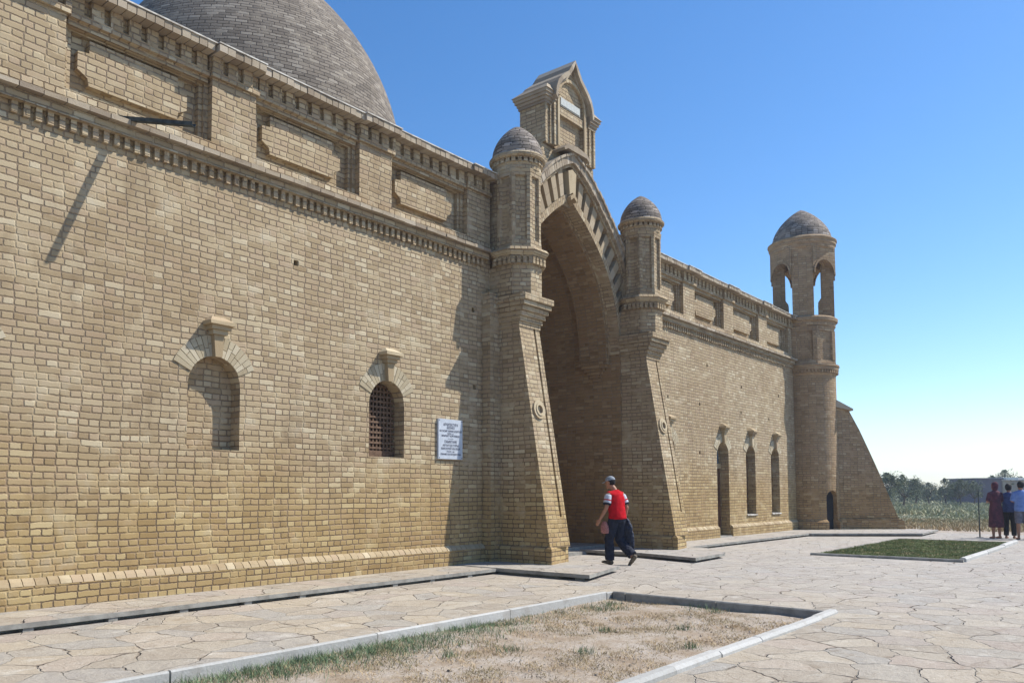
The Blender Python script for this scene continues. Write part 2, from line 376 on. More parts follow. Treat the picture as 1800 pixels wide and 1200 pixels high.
# ---- window surrounds
def surround(xc, r, zs, hood=True, ro=.30, n=17, a0=24, par=None):
    root = MB(); a0r = radians(a0); span = pi-2*a0r
    for i in range(n):
        t0 = a0r+span*i/n+.008; t1 = a0r+span*(i+1)/n-.008
        split = random.choice((0, .4, .5, .6)) if r > .3 else 0
        parts = [(0, 1)] if not split else [(0, split-.015), (split+.015, 1)]
        for (f0, f1) in parts:
            ra = r+ro*f0; rb = r+ro*f1; yf = W-.012-random.uniform(0, .006)
            root.prism([(xc+ra*cos(t0), zs+ra*sin(t0)), (xc+rb*cos(t0), zs+rb*sin(t0)), (xc+rb*cos(t1), zs+rb*sin(t1)), (xc+ra*cos(t1), zs+ra*sin(t1))], yf, W+.02, FX, nid())
    o = root.build('arch_surround', M['cream'], par)
    k = MB(); top = zs+r
    k.prism([(xc-.055, top-.02), (xc+.055, top-.02), (xc+.085, top+.30), (xc-.085, top+.30)], W-.10, W-.002, FX, nid())
    k.box(xc-.12, xc+.12, W-.13, W-.002, top+.302, top+.37, nid(), .003)
    k.box(xc-.16, xc+.16, W-.165, W-.002, top+.372, top+.43, nid(), .003)
    k.box(xc-.21, xc+.21, W-.215, W-.002, top+.432, top+.485, nid(), .004)
    k.hexa([Vector(p) for p in ((xc-.20, W-.20, top+.486), (xc+.20, W-.20, top+.486), (xc-.20, W, top+.486), (xc+.20, W, top+.486),
            (xc-.10, W-.06, top+.57), (xc+.10, W-.06, top+.57), (xc-.10, W, top+.57), (xc+.10, W, top+.57))], nid())
    k.build('hood', M['loose'], par)
def opening(name, spec, par=mau):
    return empty(name, (0, 0, 0))
for a in NICHE+[N1]:
    e = empty('niche'); e.parent = mau; surround(a[0], a[1], a[3], par=e)
# barred window
e = empty('window'); e.parent = mau; xc, r, z0, zs = BARRED; surround(xc, r, zs, par=e)
mb = MB(); yy = W+.27
mb.box(xc-r, xc+r, yy-.03, yy+.03, z0, z0+.12)
for i in range(1, 10):
    x = xc-r+2*r*i/10; h = zs+sqrt(max(0, r*r-(x-xc)**2)); mb.box(x-.018, x+.018, yy-.012, yy+.012, z0+.12, h)
z = z0+.17
while z < zs+r:
    hw = r if z < zs else sqrt(max(0, r*r-(z-zs)**2)); mb.box(xc-hw, xc+hw, yy-.024, yy-.013, z-.018, z+.018); z += .092
mb.build('grille', M['grille'], e)
mb = MB(); mb.quad([(xc-r, W+.59, z0), (xc+r, W+.59, z0), (xc+r, W+.59, zs+r), (xc-r, W+.59, zs+r)]); mb.build('painted_dark_sheet', M['dark'], e)  # flat black sheet paints the unlit depth behind the grille
# door
e = empty('door'); e.parent = mau; xc, r, z0, zs = DOOR; surround(xc, r, zs, par=e, ro=.28)
mb = MB(); mb.box(xc-r, xc+r, W+.30, W+.36, z0, 2.22)
for i in range(5): x = xc-r+.04+i*.175; mb.box(x, x+.13, W+.28, W+.30, z0+.1, 2.1)
mb.build('door_leaf', M['wood'], e)
mb = MB(); mb.box(xc-r, xc+r, W+.26, W+.37, 2.222, 2.36); mb.build('transom', M['palewood'], e)
mb = MB(); mb.box(xc-r, xc+r, W+.33, W+.345, 2.362, zs+r-.01); mb.build('fanlight', M['glass'], e)
mb = MB(); mb.box(xc-r+.001, xc+r-.001, W-.07, W+.30, .02, .13); mb.build('threshold', M['concrete'], e)
for a in (W3, W4):
    e = empty('window'); e.parent = mau; xc, r, z0, zs = a; surround(xc, r, zs, par=e, ro=.28)
    mb = MB(); mb.box(xc-r+.04, xc+r-.04, W+.32, W+.335, z0+.05, zs+r-.03); mb.build('pane', M['glass'], e)
    mb = MB()
    for x in (xc-r+.025, xc, xc+r-.025): mb.box(x-.025, x+.025, W+.27, W+.31, z0+.02, zs+.1)
    for z in (z0+.04, 1.3, 1.9, 2.5): mb.box(xc-r, xc+r, W+.265, W+.315, z-.02, z+.02)
    mb.build('window_frame', M['wood'], e)
    mb = MB(); mb.box(xc-r-.03, xc+r+.03, W-.04, W+.3, z0-.03, z0+.012); mb.build('sill', M['lime'], e)

# ---- string course under the parapet, coping and dentils
def string_course(x0, x1):
    s = MB(); s.box(x0, x1, W-.10, W, 6.225, 6.325)
    o = s.build('string_course', M['brick'], mau)
    s = MB(); rowbricks(s, x0, x1, W-.195, W+.02, 6.33, 6.395, .275, gap=.01, jit=.010, zj=.006); s.build('ledge', M['cap'], o)
    s = MB(); s.box(x0, x1, W-.115, W-.02, 6.20, 6.224); x = x0+.02
    while x < x1-.08:
        if random.random() > .012: s.box(x, x+.072, W-.062, W, 6.045+random.uniform(-.012, .01), 6.199, None, .003)
        x += .1414
    s.build('dentil', M['brick'], o)['kind'] = 'stuff'
string_course(-6, 12.75); string_course(18.95, 31.3)

# ---- parapets
def parapet(x0, x1, pil, nm='parapet'):
    zt = 7.86
    p = MB(); p.box(x0, x1, 10.54, 11.1, 6.341, 7.9); o = p.build(nm, M['brick'], mau)
    b = MB(); b.box(x0, x1, W, 10.54, 6.396, 6.60)
    b.build('bottom_rail', M['worn'], o)
    edges = sorted(pil)
    for (a, c_) in edges:
        q = MB(); q.box(a, c_, W+.001, 10.54, 6.601, 7.62); q.build('pilaster', M['brick'], o)
    bays = [(edges[i][1], edges[i+1][0]) for i in range(len(edges)-1)]
    if x0 < edges[0][0]-.3: bays.insert(0, (x0, edges[0][0]))
    if edges[-1][1] < x1-.3: bays.append((edges[-1][1], x1))
    for (a, c_) in bays:
        q = MB()
        for (i, yy, wd) in ((0, W+.12, .07), (1, W+.16, .13)):
            q.box(a, a+wd, yy, 10.54-.001*i, 6.601, 7.56); q.box(c_-wd, c_, yy, 10.54-.001*i, 6.601, 7.56)
        q.box(a+.13, c_-.13, W+.16, 10.54, 7.46, 7.56)
        q.build('panel_frame', M['brick'], o)
        if c_-a < 1.2: continue
        cx = (a+c_)/2-.06; hw = (c_-a)/2-.27
        q = MB(); n_ = .15
        poly = [(cx-hw+n_, 6.80), (cx+hw-n_, 6.80), (cx+hw-n_*.9, 6.90), (cx+hw, 6.98), (cx+hw, 7.22), (cx+hw-n_, 7.24), (cx+hw-n_, 7.41), (cx-hw+n_, 7.41), (cx-hw+n_, 7.24), (cx-hw, 7.22), (cx-hw, 6.98), (cx-hw+n_*.9, 6.90)]
        q.prism(poly, W+.13, 10.545, FX); q.build('cartouche', M['brick'], o)
    # corbel table and coping, breaking forward over every pilaster
    co = MB(); de = MB(); cp = MB(); rf = MB()
    segs = []; cur = x0
    for (a, c_) in edges:
        if a-.04 > cur: segs.append((cur, a-.04, 0))
        segs.append((max(a-.04, x0), min(c_+.04, x1), 1)); cur = c_+.04
    if cur < x1: segs.append((cur, x1, 0))
    for (a, c_, fw) in segs:
        d = .05*fw; y0 = W-.045-d
        co.box(a, c_, y0+.04, 10.54, 7.562+.001*fw, 7.64); co.box(a, c_, y0+.11, 10.54, 7.64+.001*fw, 7.87)
        if not fw: co.box(a, c_, W+.06, 10.54, 7.485, 7.561)
        x = a+.02
        while x < c_-.06:
            de.box(x, min(x+.165, c_), y0+.045+random.uniform(-.008, .008), y0+.12, 7.642, 7.868, None, .004); x += .2567
        rowbricks(cp, a, c_, y0-.135, y0+.3, 7.872, 7.975, .133, gap=.012, jit=.008, zj=.008)
        rf.box(a, c_, y0-.15, 11.12, 7.985+.0015*fw, 8.005+.0015*fw)
    k = co.build('cornice', M['brick'], o); x = de.build('corbel_table', M['brick'], k); x['kind'] = 'stuff'
    cp.build('coping', M['cap'], k); rf.build('flashing', M['lime'], k)
P0 = [(.57, 1.35), (3.48, 4.27), (6.38, 7.14), (9.28, 10.06), (12.17, 12.9)]
parapet(-6, 12.9, [(-5.2, -4.45), (-2.3, -1.55)]+P0)
parapet(18.85, 31.35, [(19.0, 19.72), (21.86, 22.62), (24.72, 25.48), (27.66, 28.42), (30.55, 31.3)])

# ---- buttress with capital
def octo(cx, cy, a, z, rot=0.0): return [Vector((cx+a/cos(pi/8)*cos(pi/8+pi/4*i+rot), cy+a/cos(pi/8)*sin(pi/8+pi/4*i+rot), z)) for i in range(8)]
def octbox(mb, cx, cy, a0, z0, a1, z1, id=None):
    rot = TROT if cx > 30 else 0.0; mb.loft([octo(cx, cy, a0, z0, rot), octo(cx, cy, a1, z1, rot)], True, id)
TROT = radians(17.5)
def yf(z): return 8.88+(z-.42)*(9.60-8.88)/(4.86-.42)
def make_buttress():
    b = MB()
    def slab(x0, x1, off, z0, z1, n=12, yb=W):
        for i in range(n):
            a = z0+(z1-z0)*i/n; c_ = z0+(z1-z0)*(i+1)/n
            p = [(x0, yf(a)+off, a), (x1, yf(a)+off, a), (x0, yb, a), (x1, yb, a), (x0, yf(c_)+off, c_), (x1, yf(c_)+off, c_), (x0, yb, c_), (x1, yb, c_)]
            p = [Vector(q) for q in p]
            for q in ((0, 1, 5, 4), (1, 3, 7, 5), (3, 2, 6, 7), (2, 0, 4, 6)): b.quad([p[j] for j in q])
    slab(12.933, 13.617, .075, 1.0, 4.86); slab(12.93, 13.41, 0, 1.0, 4.80, yb=9.9); slab(13.475, 13.62, 0, 1.0, 4.80, yb=9.9); slab(12.93, 13.62, 0, .42, 1.0, 3)
    for x0, x1 in ((12.93, 13.41), (13.475, 13.62)): b.quad([(x0, yf(4.8), 4.8), (x1, yf(4.8), 4.8), (x1, yf(4.8)+.08, 4.8), (x0, yf(4.8)+.08, 4.8)])
    b.quad([(13.41, yf(1), 1), (13.475, yf(1), 1), (13.475, yf(1)+.08, 1), (13.41, yf(1)+.08, 1)])
    root = b.build('buttress', M['brick'], mau)
    b = MB(); b.hexa([Vector(p) for p in ((12.82, 8.78, -.05), (13.72, 8.98, -.05), (12.82, W, -.05), (13.72, W, -.05), (12.86, 8.80, .40), (13.70, 8.98, .40), (12.86, W, .40), (13.70, W, .40))])
    b.hexa([Vector(p) for p in ((12.87, 8.81, .402), (13.69, 8.99, .402), (12.87, W, .402), (13.69, W, .402), (12.93, 8.885, .46), (13.62, 8.91, .46), (12.93, W, .46), (13.62, W, .46))])
    b.build('buttress_base', M['brick'], root)
    # stepped capital
    b = MB(); offs = [.02, .045, .08, .115, .15, .18]; z = 4.80
    for i, o in enumerate(offs):
        z1 = z+(.1 if i < 5 else .12); b.box(12.93-o*.7, 13.62+o, yf(4.86)-o*1.45, W+.02, z, z1-.004, None, .0015); z = z1
    b.box(12.93-.05, 13.62+.06, yf(4.86)-.14, W, z, z+.04)
    b.build('capital', M['brick'], root)
    # ring roundel on the lit face
    b = MB(); zc, xc = 3.12, 13.19
    sl_ = (9.60-8.88)/(4.86-.42)
    for i in range(20):
        t0, t1 = 2*pi*i/20, 2*pi*(i+1)/20
        for (ra, rb, d) in ((.085, .125, .05), (.125, .19, .035)):
            q = [(xc+r_*cos(t), zc+r_*sin(t)) for r_, t in ((ra, t0), (rb, t0), (rb, t1), (ra, t1))]
            b.prism(q, -d, .02, lambda u, v, w_: Vector((u, yf(v)+w_, v)))
    b.build('roundel', M['loose'], root)
    return root
def make_turret():
    cx, cy = 13.32, 9.9
    b = MB()
    octbox(b, cx, cy, .46, 5.46, .46, 6.06); b.box(cx-.45, cx+.45, cy, W+.1, 5.44, 6.058)
    octbox(b, cx, cy, .40, 6.40, .40, 7.98); b.box(cx-.32, cx+.32, cy, W+.2, 6.3, 8.1)
    octbox(b, cx, cy, .47, 6.40, .45, 6.58); octbox(b, cx, cy, .455, 7.90, .47, 8.04)
    for i in range(8):     # corner ribs framing sunk panels
        t = pi/8+pi/4*i; R0 = .45/cos(pi/8)
        for s_ in (1,):
            p = Vector((cx+R0*cos(t), cy+R0*sin(t), 0)); n_ = Vector((cos(t), sin(t), 0)); tt = Vector((-sin(t), cos(t), 0))
            a = p-n_*.10; q = [a-tt*.07, a+tt*.07, p-n_*.022+tt*.062, p, p-n_*.022-tt*.062]
            b.loft([[Vector((v.x, v.y, 6.581)) for v in q], [Vector((v.x, v.y, 7.899)) for v in q]])
    root = b.build('turret', M['brick'], mau)
    b = MB(); octbox(b, cx, cy, .50, 6.20, .55, 6.27); octbox(b, cx, cy, .565, 6.272, .60, 6.33); octbox(b, cx, cy, .61, 6.331, .56, 6.395); octbox(b, cx, cy, .475, 6.06, .48, 6.2)
    for i in range(8):
        t = pi/4*i; n_ = Vector((cos(t), sin(t), 0)); tt = Vector((-sin(t), cos(t), 0))
        for k in range(-1, 3):
            c0 = Vector((cx, cy, 0))+n_*.47+tt*((k-.5)*.12)
            q = [c0-tt*.035, c0+tt*.035, c0+tt*.035+n_*.075, c0-tt*.035+n_*.075]
            b.loft([[Vector((v.x, v.y, 6.065)) for v in q], [Vector((v.x, v.y, 6.199)) for v in q]])
    b.build('turret_moulding', M['brick'], root)
    b = MB(); b.revolve(cx, cy, [(.44, 8.02), (.485, 8.045), (.49, 8.15), (.50, 8.16), (.5, 8.2), (.46, 8.2)], 32)
    for i in range(26):
        t = 2*pi*i/26; n_ = Vector((cos(t), sin(t), 0)); tt = Vector((-sin(t), cos(t), 0)); c0 = Vector((cx, cy, 0))+n_*.47
        q = [c0-tt*.04, c0+tt*.04, c0+tt*.04+n_*.055, c0-tt*.04+n_*.055]; b.loft([[Vector((v.x, v.y, 8.165)) for v in q], [Vector((v.x, v.y, 8.255)) for v in q]])
    b.revolve(cx, cy, [(.4, 8.25), (.545, 8.255), (.585, 8.29), (.59, 8.33), (.555, 8.37), (.5, 8.385)], 40)
    b.build('turret_collar', M['brick'], root)
    b = MB(); pr = [(.545, 8.37)]
    for i in range(1, 15): q_ = i/14; pr.append((.53*(1-q_**1.95)**.80, 8.38+.72*q_))
    pr[-1] = (0, 9.10); b.revolve(cx, cy, pr, 40); b.build('turret_dome', M['smalldome'], root, smooth=True, merge=True)
    return root
def dup(o, dx, parent=None):
    c_ = o.copy(); COL.objects.link(c_); c_.parent = parent if parent is not None else o.parent
    if parent is None or parent is mau: c_.location.x += dx
    for ch in [k for k in bpy.data.objects if k.parent == o and k != c_]: dup(ch, 0, c_)
    return c_
b = MB(); b.box(12.62, 12.926, 10.08, W-.001, .0, 5.5); b.build('corner_pilaster', M['brick'], mau)
bt = make_buttress(); tu = make_turret()
dup(bt, 5.28, mau); dup(tu, 5.30, mau)

# ---- portal arch
XC = 15.9
INN = [(2.28, 5.0), (2.27, 5.3), (2.20, 5.75), (2.06, 6.25), (1.87, 6.68), (1.62, 7.07), (1.31, 7.42), (.97, 7.73), (.63, 8.00), (.3, 8.22), (0, 8.43)]
OUT = [(2.78, 5.5), (2.80, 5.95), (2.78, 6.4), (2.66, 6.9), (2.45, 7.35), (2.15, 7.75), (1.78, 8.14), (1.36, 8.53), (.92, 8.90), (.46, 9.20), (0, 9.40)]
def cm(P, t):
    n = len(P)-1; t = min(max(t, 0), 1)*n; i = min(int(t), n-1); f = t-i
    p0 = P[max(i-1, 0)]; p1 = P[i]; p2 = P[i+1]; p3 = P[min(i+2, n)]
    return tuple(.5*((2*b_)+(-a+c_)*f+(2*a-5*b_+4*c_-d)*f*f+(-a+3*b_-3*c_+d)*f**3) for a, b_, c_, d in zip(p0, p1, p2, p3))
def ap(t, f):      # t 0..2 along the arch (0 right springing .. 1 apex .. 2 left), f 0 inner..1 outer
    s_ = 1 if t <= 1 else -1; tt = t if t <= 1 else 2-t
    a = cm(INN, tt); b_ = cm(OUT, tt); return (XC+s_*(a[0]+(b_[0]-a[0])*f), a[1]+(b_[1]-a[1])*f)
def arch_band(mb, f0, f1, y0, y1, n=72, id=None, t0=0.0, t1=2.0, off=None):
    acc = 0
    for i in range(n):
        a, b_ = t0+(t1-t0)*i/n, t0+(t1-t0)*(i+1)/n
        p = [ap(a, f0), ap(b_, f0), ap(b_, f1), ap(a, f1)]
        L = math.hypot(p[1][0]-p[0][0], p[1][1]-p[0][1]); h = math.hypot(p[3][0]-p[0][0], p[3][1]-p[0][1])
        q = lambda k, y: Vector((p[k][0], y, p[k][1]))
        I = (lambda uvs: uvs) if id is None else (lambda uvs: id)
        mb.quad([q(0, y0), q(3, y0), q(2, y0), q(1, y0)], I([(0, acc), (h, acc), (h, acc+L), (0, acc+L)]))
        mb.quad([q(0, y1), q(1, y1), q(2, y1), q(3, y1)], I([(0, acc), (0, acc+L), (h, acc+L), (h, acc)]))
        mb.quad([q(0, y0), q(1, y0), q(1, y1), q(0, y1)], I([(y0, acc), (y0, acc+L), (y1, acc+L), (y1, acc)]))
        mb.quad([q(3, y0), q(3, y1), q(2, y1), q(2, y0)], I([(y0, acc), (y1, acc), (y1, acc+L), (y0, acc+L)]))
        acc += L
    for t in (t0, t1):
        a, b_ = ap(t, f0), ap(t, f1); mb.quad([(a[0], y0, a[1]), (b_[0], y0, b_[1]), (b_[0], y1, b_[1]), (a[0], y1, a[1])])
par = MB(); arch_band(par, 0.0, .97, W+.10, 14.2)
for s_ in (-1, 1):
    x0, x1 = sorted((XC+s_*2.28, XC+s_*3.1)); par.box(x0, x1, W+.004, 14.2, -.1, 5.0)
    x0, x1 = sorted((XC+s_*2.281, XC+s_*3.1)); par.box(x0, x1, W+.101, 14.19, 5.0, 6.4)
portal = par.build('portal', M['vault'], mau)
b = MB(); b.box(XC-2.9, XC+2.9, 14.2, 14.5, -.1, 9.3)
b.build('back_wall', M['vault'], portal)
b = MB(); arch_band(b, -.055, .12, W-.02, W+.32); b.build('inner_trim', M['brick'], portal)
b = MB(); nv = 54
for i in range(nv):
    if i % 2 == 0: continue
    a, c_ = 2*(i+.04)/nv, 2*(i+1.18)/nv
    if abs((a+c_)/2-1) < .03: continue
    for k, (f0, f1) in enumerate(((.13, .40), (.405, .715))):
        p = [ap(a, f0), ap(a, f1), ap(c_, f1), ap(c_, f0)]
        b.prism(p, W-.005-random.uniform(0, .012), W+.11, FX, nid())
b.build('voussoir', M['archbrick'], portal)['kind'] = 'stuff'
b = MB(); arch_band(b, .72, .80, W-.06, W+.12); b.build('outer_moulding', M['brick'], portal)
b = MB(); nb = 120
for i in range(nb):
    a, c_ = 2*i/nb, 2*(i+.92)/nb; p = [ap(a, .80), ap(a, .985), ap(c_, .985), ap(c_, .80)]
    b.prism(p, W-.13-random.uniform(0, .012), W+.13, FX, nid())
    p = [ap(a-.001, .987), ap(a, 1.05), ap(c_, 1.05), ap(c_+.001, .987)]
    b.prism(p, W-.17-random.uniform(0, .02), W+.5, FX, nid())
b.build('arch_coping', M['cap'], portal)
b = MB()   # keystone and the little hood above it
b.prism([(XC-.12, 8.42), (XC, 8.50), (XC+.12, 8.42), (XC+.17, 8.98), (XC, 9.05), (XC-.17, 8.98)], W-.09, W+.1, FX, nid())
b.prism([(XC-.15, 8.36), (XC, 8.46), (XC+.15, 8.36), (XC+.12, 8.28), (XC, 8.37), (XC-.12, 8.28)], W-.13, W+.1, FX, nid())
b.build('keystone', M['loose'], portal)
b = MB()
b.prism([(XC-.52, 9.33), (XC-.40, 9.40), (XC+.40, 9.40), (XC+.52, 9.33), (XC+.56, 9.38), (XC+.42, 9.50), (XC, 9.55), (XC-.42, 9.50), (XC-.56, 9.38)], W-.24, W+.1, FX, nid())
b.build('arch_hood', M['cap'], portal)
# rib deeper in the vault, ending in tapering corbels
def ap2(t, off):
    e = .004; a = ap(t, 0); c_ = ap(max(0, min(2, t+e)), 0); d_ = ap(max(0, min(2, t-e)), 0)
    tx, tz = c_[0]-d_[0], c_[1]-d_[1]; l = math.hypot(tx, tz) or 1; return (a[0]-tz/l*off, a[1]+tx/l*off)
b = MB(); n = 64; acc = 0
rp = [ap2(2*i/n, .15) for i in range(n+1)]
rp = [(XC+2.13, 4.82)]+rp+[(XC-2.13, 4.82)]; ro_ = [ap2(2*i/n, -.05) for i in range(n+1)]; ro_ = [(XC+2.33, 4.82)]+ro_+[(XC-2.33, 4.82)]
for i in range(len(rp)-1):
    p0, p1, q0, q1 = rp[i], rp[i+1], ro_[i], ro_[i+1]; L = math.hypot(p1[0]-p0[0], p1[1]-p0[1]); y0, y1 = 10.62, 11.42
    V = lambda p, y: (p[0], y, p[1])
    b.quad([V(p0, y0), V(p1, y0), V(p1, y1), V(p0, y1)], [(y0, acc), (y0, acc+L), (y1, acc+L), (y1, acc)])
    b.quad([V(p0, y0), V(q0, y0), V(q1, y0), V(p1, y0)], [(0, acc), (.2, acc), (.2, acc+L), (0, acc+L)])
    b.quad([V(p0, y1), V(p1, y1), V(q1, y1), V(q0, y1)], [(0, acc), (0, acc+L), (.2, acc+L), (.2, acc)])
    acc += L
for s_ in (-1, 1):
    for k in range(6):
        o_ = .17-.026*k; i_ = .07*k; x0, x1 = sorted((XC+s_*(2.28-o_), XC+s_*2.3)); b.box(x0, x1, 10.60+i_, 11.44-i_, 4.74-.08*k, 4.818-.08*k)
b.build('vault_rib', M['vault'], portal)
b = MB(); b.box(XC-2.3, XC+2.3, 10.75, 14.2, -.1, .16); b.box(XC-2.3, XC+2.3, 10.45, 10.75, -.1, .08)
b.build('portal_floor', M['concrete'], portal)

# ---- gabled crest above the portal
YC = 10.28
c0 = XC+.09
b = MB(); b.box(c0-1.12, c0+1.12, W+.085, YC+.78, 8.2, 9.44); b.box(c0-1.06, c0-.78, YC+.05, YC+.74, 9.45, 10.42); b.box(c0+.72, c0+1.08, YC+.05, YC+.74, 9.45, 10.42)
b.box(c0-.9, c0+.9, YC+.12, YC+.76, 9.4, 10.6)
for s_ in (-1, 1):
    for (xa, xb) in ((.80, .875), (1.0, 1.075)):
        x0, x1 = sorted((c0+s_*xa, c0+s_*xb)); b.box(x0, x1, YC+.01, YC+.05, 9.452, 10.36)
crest = b.build('crest', M['brick'], mau); cx0 = c0; c0 = c0-.08
GAB = [(0, 11.62), (.09, 11.44), (.22, 11.26), (.38, 11.14), (.53, 11.02), (.65, 10.88), (.73, 10.70), (.76, 10.5)]
b = MB()
poly = [(c0-.70, 9.45), (c0+.70, 9.45)]+[(c0+x*.93, z-.06) for x, z in GAB[::-1]]+[(c0-x*.93, z-.06) for x, z in GAB[1:]]
body = MB(); body.prism(poly, YC-.04, YC+.80, FX); bo = body.build('crest_body', M['brick'], crest, merge=True)
cc_ = MB(); cc_.box(c0-.58, c0+.56, YC-.3, YC+.07, 9.10, 10.24); cut(bo, cc_)
cc_ = MB(); cc_.prism([(c0-.52, 10.42), (c0+.52, 10.42), (c0+.52, 10.6)]+[(c0+.52*cos(pi*i/12), 10.6+.52*sin(pi*i/12)) for i in range(1, 12)]+[(c0-.52, 10.6)], YC-.3, YC+.0, FX); cut(bo, cc_)
b = MB()
for s_ in (-1, 1):
    for i in range(len(GAB)-1):
        (xa, za), (xb, zb) = GAB[i], GAB[i+1]
        for (lo, hi, y0, y1) in ((-.10, -.03, YC-.10, YC+.84), (-.028, .05, YC-.18, YC+.88)):
            q = [(c0+s_*xa, za+lo), (c0+s_*xb*1.0, zb+lo), (c0+s_*(xb+hi*.9+.02), zb+hi), (c0+s_*(xa+(hi*.9+.02)*(i > 0)), za+hi)]
            b.prism(q if s_ > 0 else q[::-1], y0, y1, FX, nid())
b.build('gable_coping', M['cap'], crest)
b = MB()
for i in range(14):     # round arch moulding over the plaque
    t0, t1 = pi*i/14, pi*(i+.93)/14
    b.prism([(c0+r_*cos(t), 10.6+r_*sin(t)) for r_, t in ((.53, t0), (.60, t0), (.60, t1), (.53, t1))], YC-.075, YC, FX, nid())
for s_ in (-1, 1): x0, x1 = sorted((c0+s_*.53, c0+s_*.60)); b.box(x0, x1, YC-.075, YC-.041, 9.46, 10.6)
b.build('arch_moulding', M['loose'], crest)
for s_ in (-1, 1):
    b = MB(); cx = cx0+s_*.92
    for k, (o, z0, z1) in enumerate(((.02, 10.36, 10.43), (.045, 10.431, 10.50), (.08, 10.501, 10.57), (.11, 10.571, 10.64))): b.box(cx-.15-o, cx+.15+o, YC+.02-o, YC+.75+o, z0, z1, nid(), .002)
    h = [Vector(p) for p in ((cx-.28, YC-.12, 10.642), (cx+.28, YC-.12, 10.642), (cx-.28, YC+.89, 10.642), (cx+.28, YC+.89, 10.642), (cx-.06, YC+.02, 10.84), (cx+.06, YC+.02, 10.84), (cx-.06, YC+.7, 10.84), (cx+.06, YC+.7, 10.84))]
    b.hexa(h, nid()); b.build('pier_cap', M['cap'], crest)
# inscription plaque in the gable
pq = MB(); pq.box(c0-.42, c0+.40, YC-.035, YC-.001, 10.50, 10.67); pq.box(c0-.44, c0+.42, YC-.02, YC-.0015, 10.48, 10.50); 
po = pq.build('plaque', M['plate']); tag(po, 'narrow pale inscribed plaque set in the gable at the top of the portal', 'plaque')

# ---- round corner tower
TX, TY = 32.05, 10.2
b = MB(); b.revolve(TX, TY, [(1.16, -.1), (1.16, .38), (1.08, .46), (1.07, .5), (1.06, 5.84)], 64)
tw = b.build('corner_tower', M['brickfar'], mau, merge=True)
md = MB(); md.revolve(TX, TY, [(1.0, -.1), (1.0, 5.84), (1.06, 5.84)], 64)
# door cut in the shaft
sd = MB(); R_ = 1.3
def tp(ang, r_, z): return Vector((TX+r_*cos(ang), TY+r_*sin(ang), z))
b = MB(); b.revolve(TX, TY, [(1.06, 5.80), (1.10, 5.86), (1.11, 5.98), (1.16, 6.0), (1.17, 6.12), (1.20, 6.14), (1.19, 6.2), (1.04, 6.22)], 64)
for i in range(60):
    t = 2*pi*i/60; n_ = Vector((cos(t), sin(t), 0)); tt = Vector((-sin(t), cos(t), 0)); c1 = Vector((TX, TY, 0))+n_*1.10
    q = [c1-tt*.03, c1+tt*.03, c1+tt*.03+n_*.055, c1-tt*.03+n_*.055]; b.loft([[Vector((v.x, v.y, 5.88)) for v in q], [Vector((v.x, v.y, 5.998)) for v in q]])
b.build('tower_moulding', M['brickfar'], tw)
b = MB(); octbox(b, TX, TY, 1.0, 6.2, 1.0, 7.7); octbox(b, TX, TY, 1.07, 6.2, 1.05, 6.36); octbox(b, TX, TY, 1.04, 7.45, 1.06, 7.62)
for i in range(8):
    t = pi/8+pi/4*i+TROT; p = Vector((TX+1.06/cos(pi/8)*cos(t), TY+1.06/cos(pi/8)*sin(t), 0)); n_ = Vector((cos(t), sin(t), 0)); tt = Vector((-sin(t), cos(t), 0)); a = p-n_*.2
    q = [a-tt*.16, a+tt*.16, p-n_*.05+tt*.14, p, p-n_*.05-tt*.14]; b.loft([[Vector((v.x, v.y, 6.361)) for v in q], [Vector((v.x, v.y, 7.449)) for v in q]])
b.build('tower_drum', M['brickfar'], tw)
b = MB(); b.revolve(TX, TY, [(1.02, 7.6), (1.10, 7.66), (1.11, 7.8), (1.18, 7.84), (1.19, 7.95), (1.1, 8.02), (0, 8.03)], 48); b.build('gallery_ring', M['brickfar'], tw)
b = MB()
AP = 1.07
def fpt(i, u, r_, z):
    t = pi/4*i+TROT; return Vector((TX+cos(t)*r_-sin(t)*u, TY+sin(t)*r_+cos(t)*u, z))
hwf = AP*math.tan(pi/8)
for i in range(8):
    if i % 2 == 0:      # pier faces: -X, -Y, +X, +Y
        for (z0, z1, h0, h1) in ((8.02, 8.62, .55, .55), (8.62, 8.80, .55, .44), (8.80, 9.52, .44, .44), (9.52, 10.62, .44, .44)):
            ring = lambda z, h: [fpt(i, -h, AP, z), fpt(i, -h, AP-.34, z), fpt(i, h, AP-.34, z), fpt(i, h, AP, z)]
            ring = lambda z, h: [fpt(i, -.37, AP, z), fpt(i, .37, AP, z), fpt(i, .33, AP-h, z), fpt(i, -.33, AP-h, z)]
            b.loft([ring(z0, h0), ring(z1, h1)])
    # spandrel / arch head over every open face, springing from the piers
    wd = hwf+.10; ai = [(-wd, 9.55)]+[(-wd*cos(pi/2*k/6)**1.0, 9.60+.50*sin(pi/2*k/6)) for k in range(1, 6)]+[(0, 10.15)]
    ai = ai+[(-u, z) for u, z in ai[:-1][::-1]]
    if i % 2 == 1:
        for k in range(len(ai)-1):
            (u0, z0), (u1, z1) = ai[k], ai[k+1]
            A0 = fpt(i, u0, AP, z0); A1 = fpt(i, u1, AP, z1); B1 = fpt(i, u1, AP, 10.62); B0 = fpt(i, u0, AP, 10.62)
            C0 = fpt(i, u0*.75, AP-.34, z0); C1 = fpt(i, u1*.75, AP-.34, z1); D1 = fpt(i, u1*.75, AP-.34, 10.62); D0 = fpt(i, u0*.75, AP-.34, 10.62)
            b.quad([A0, A1, B1, B0]); b.quad([C1, C0, D0, D1]); b.quad([A1, A0, C0, C1])
lan = b.build('lantern', M['brickfar'], tw)
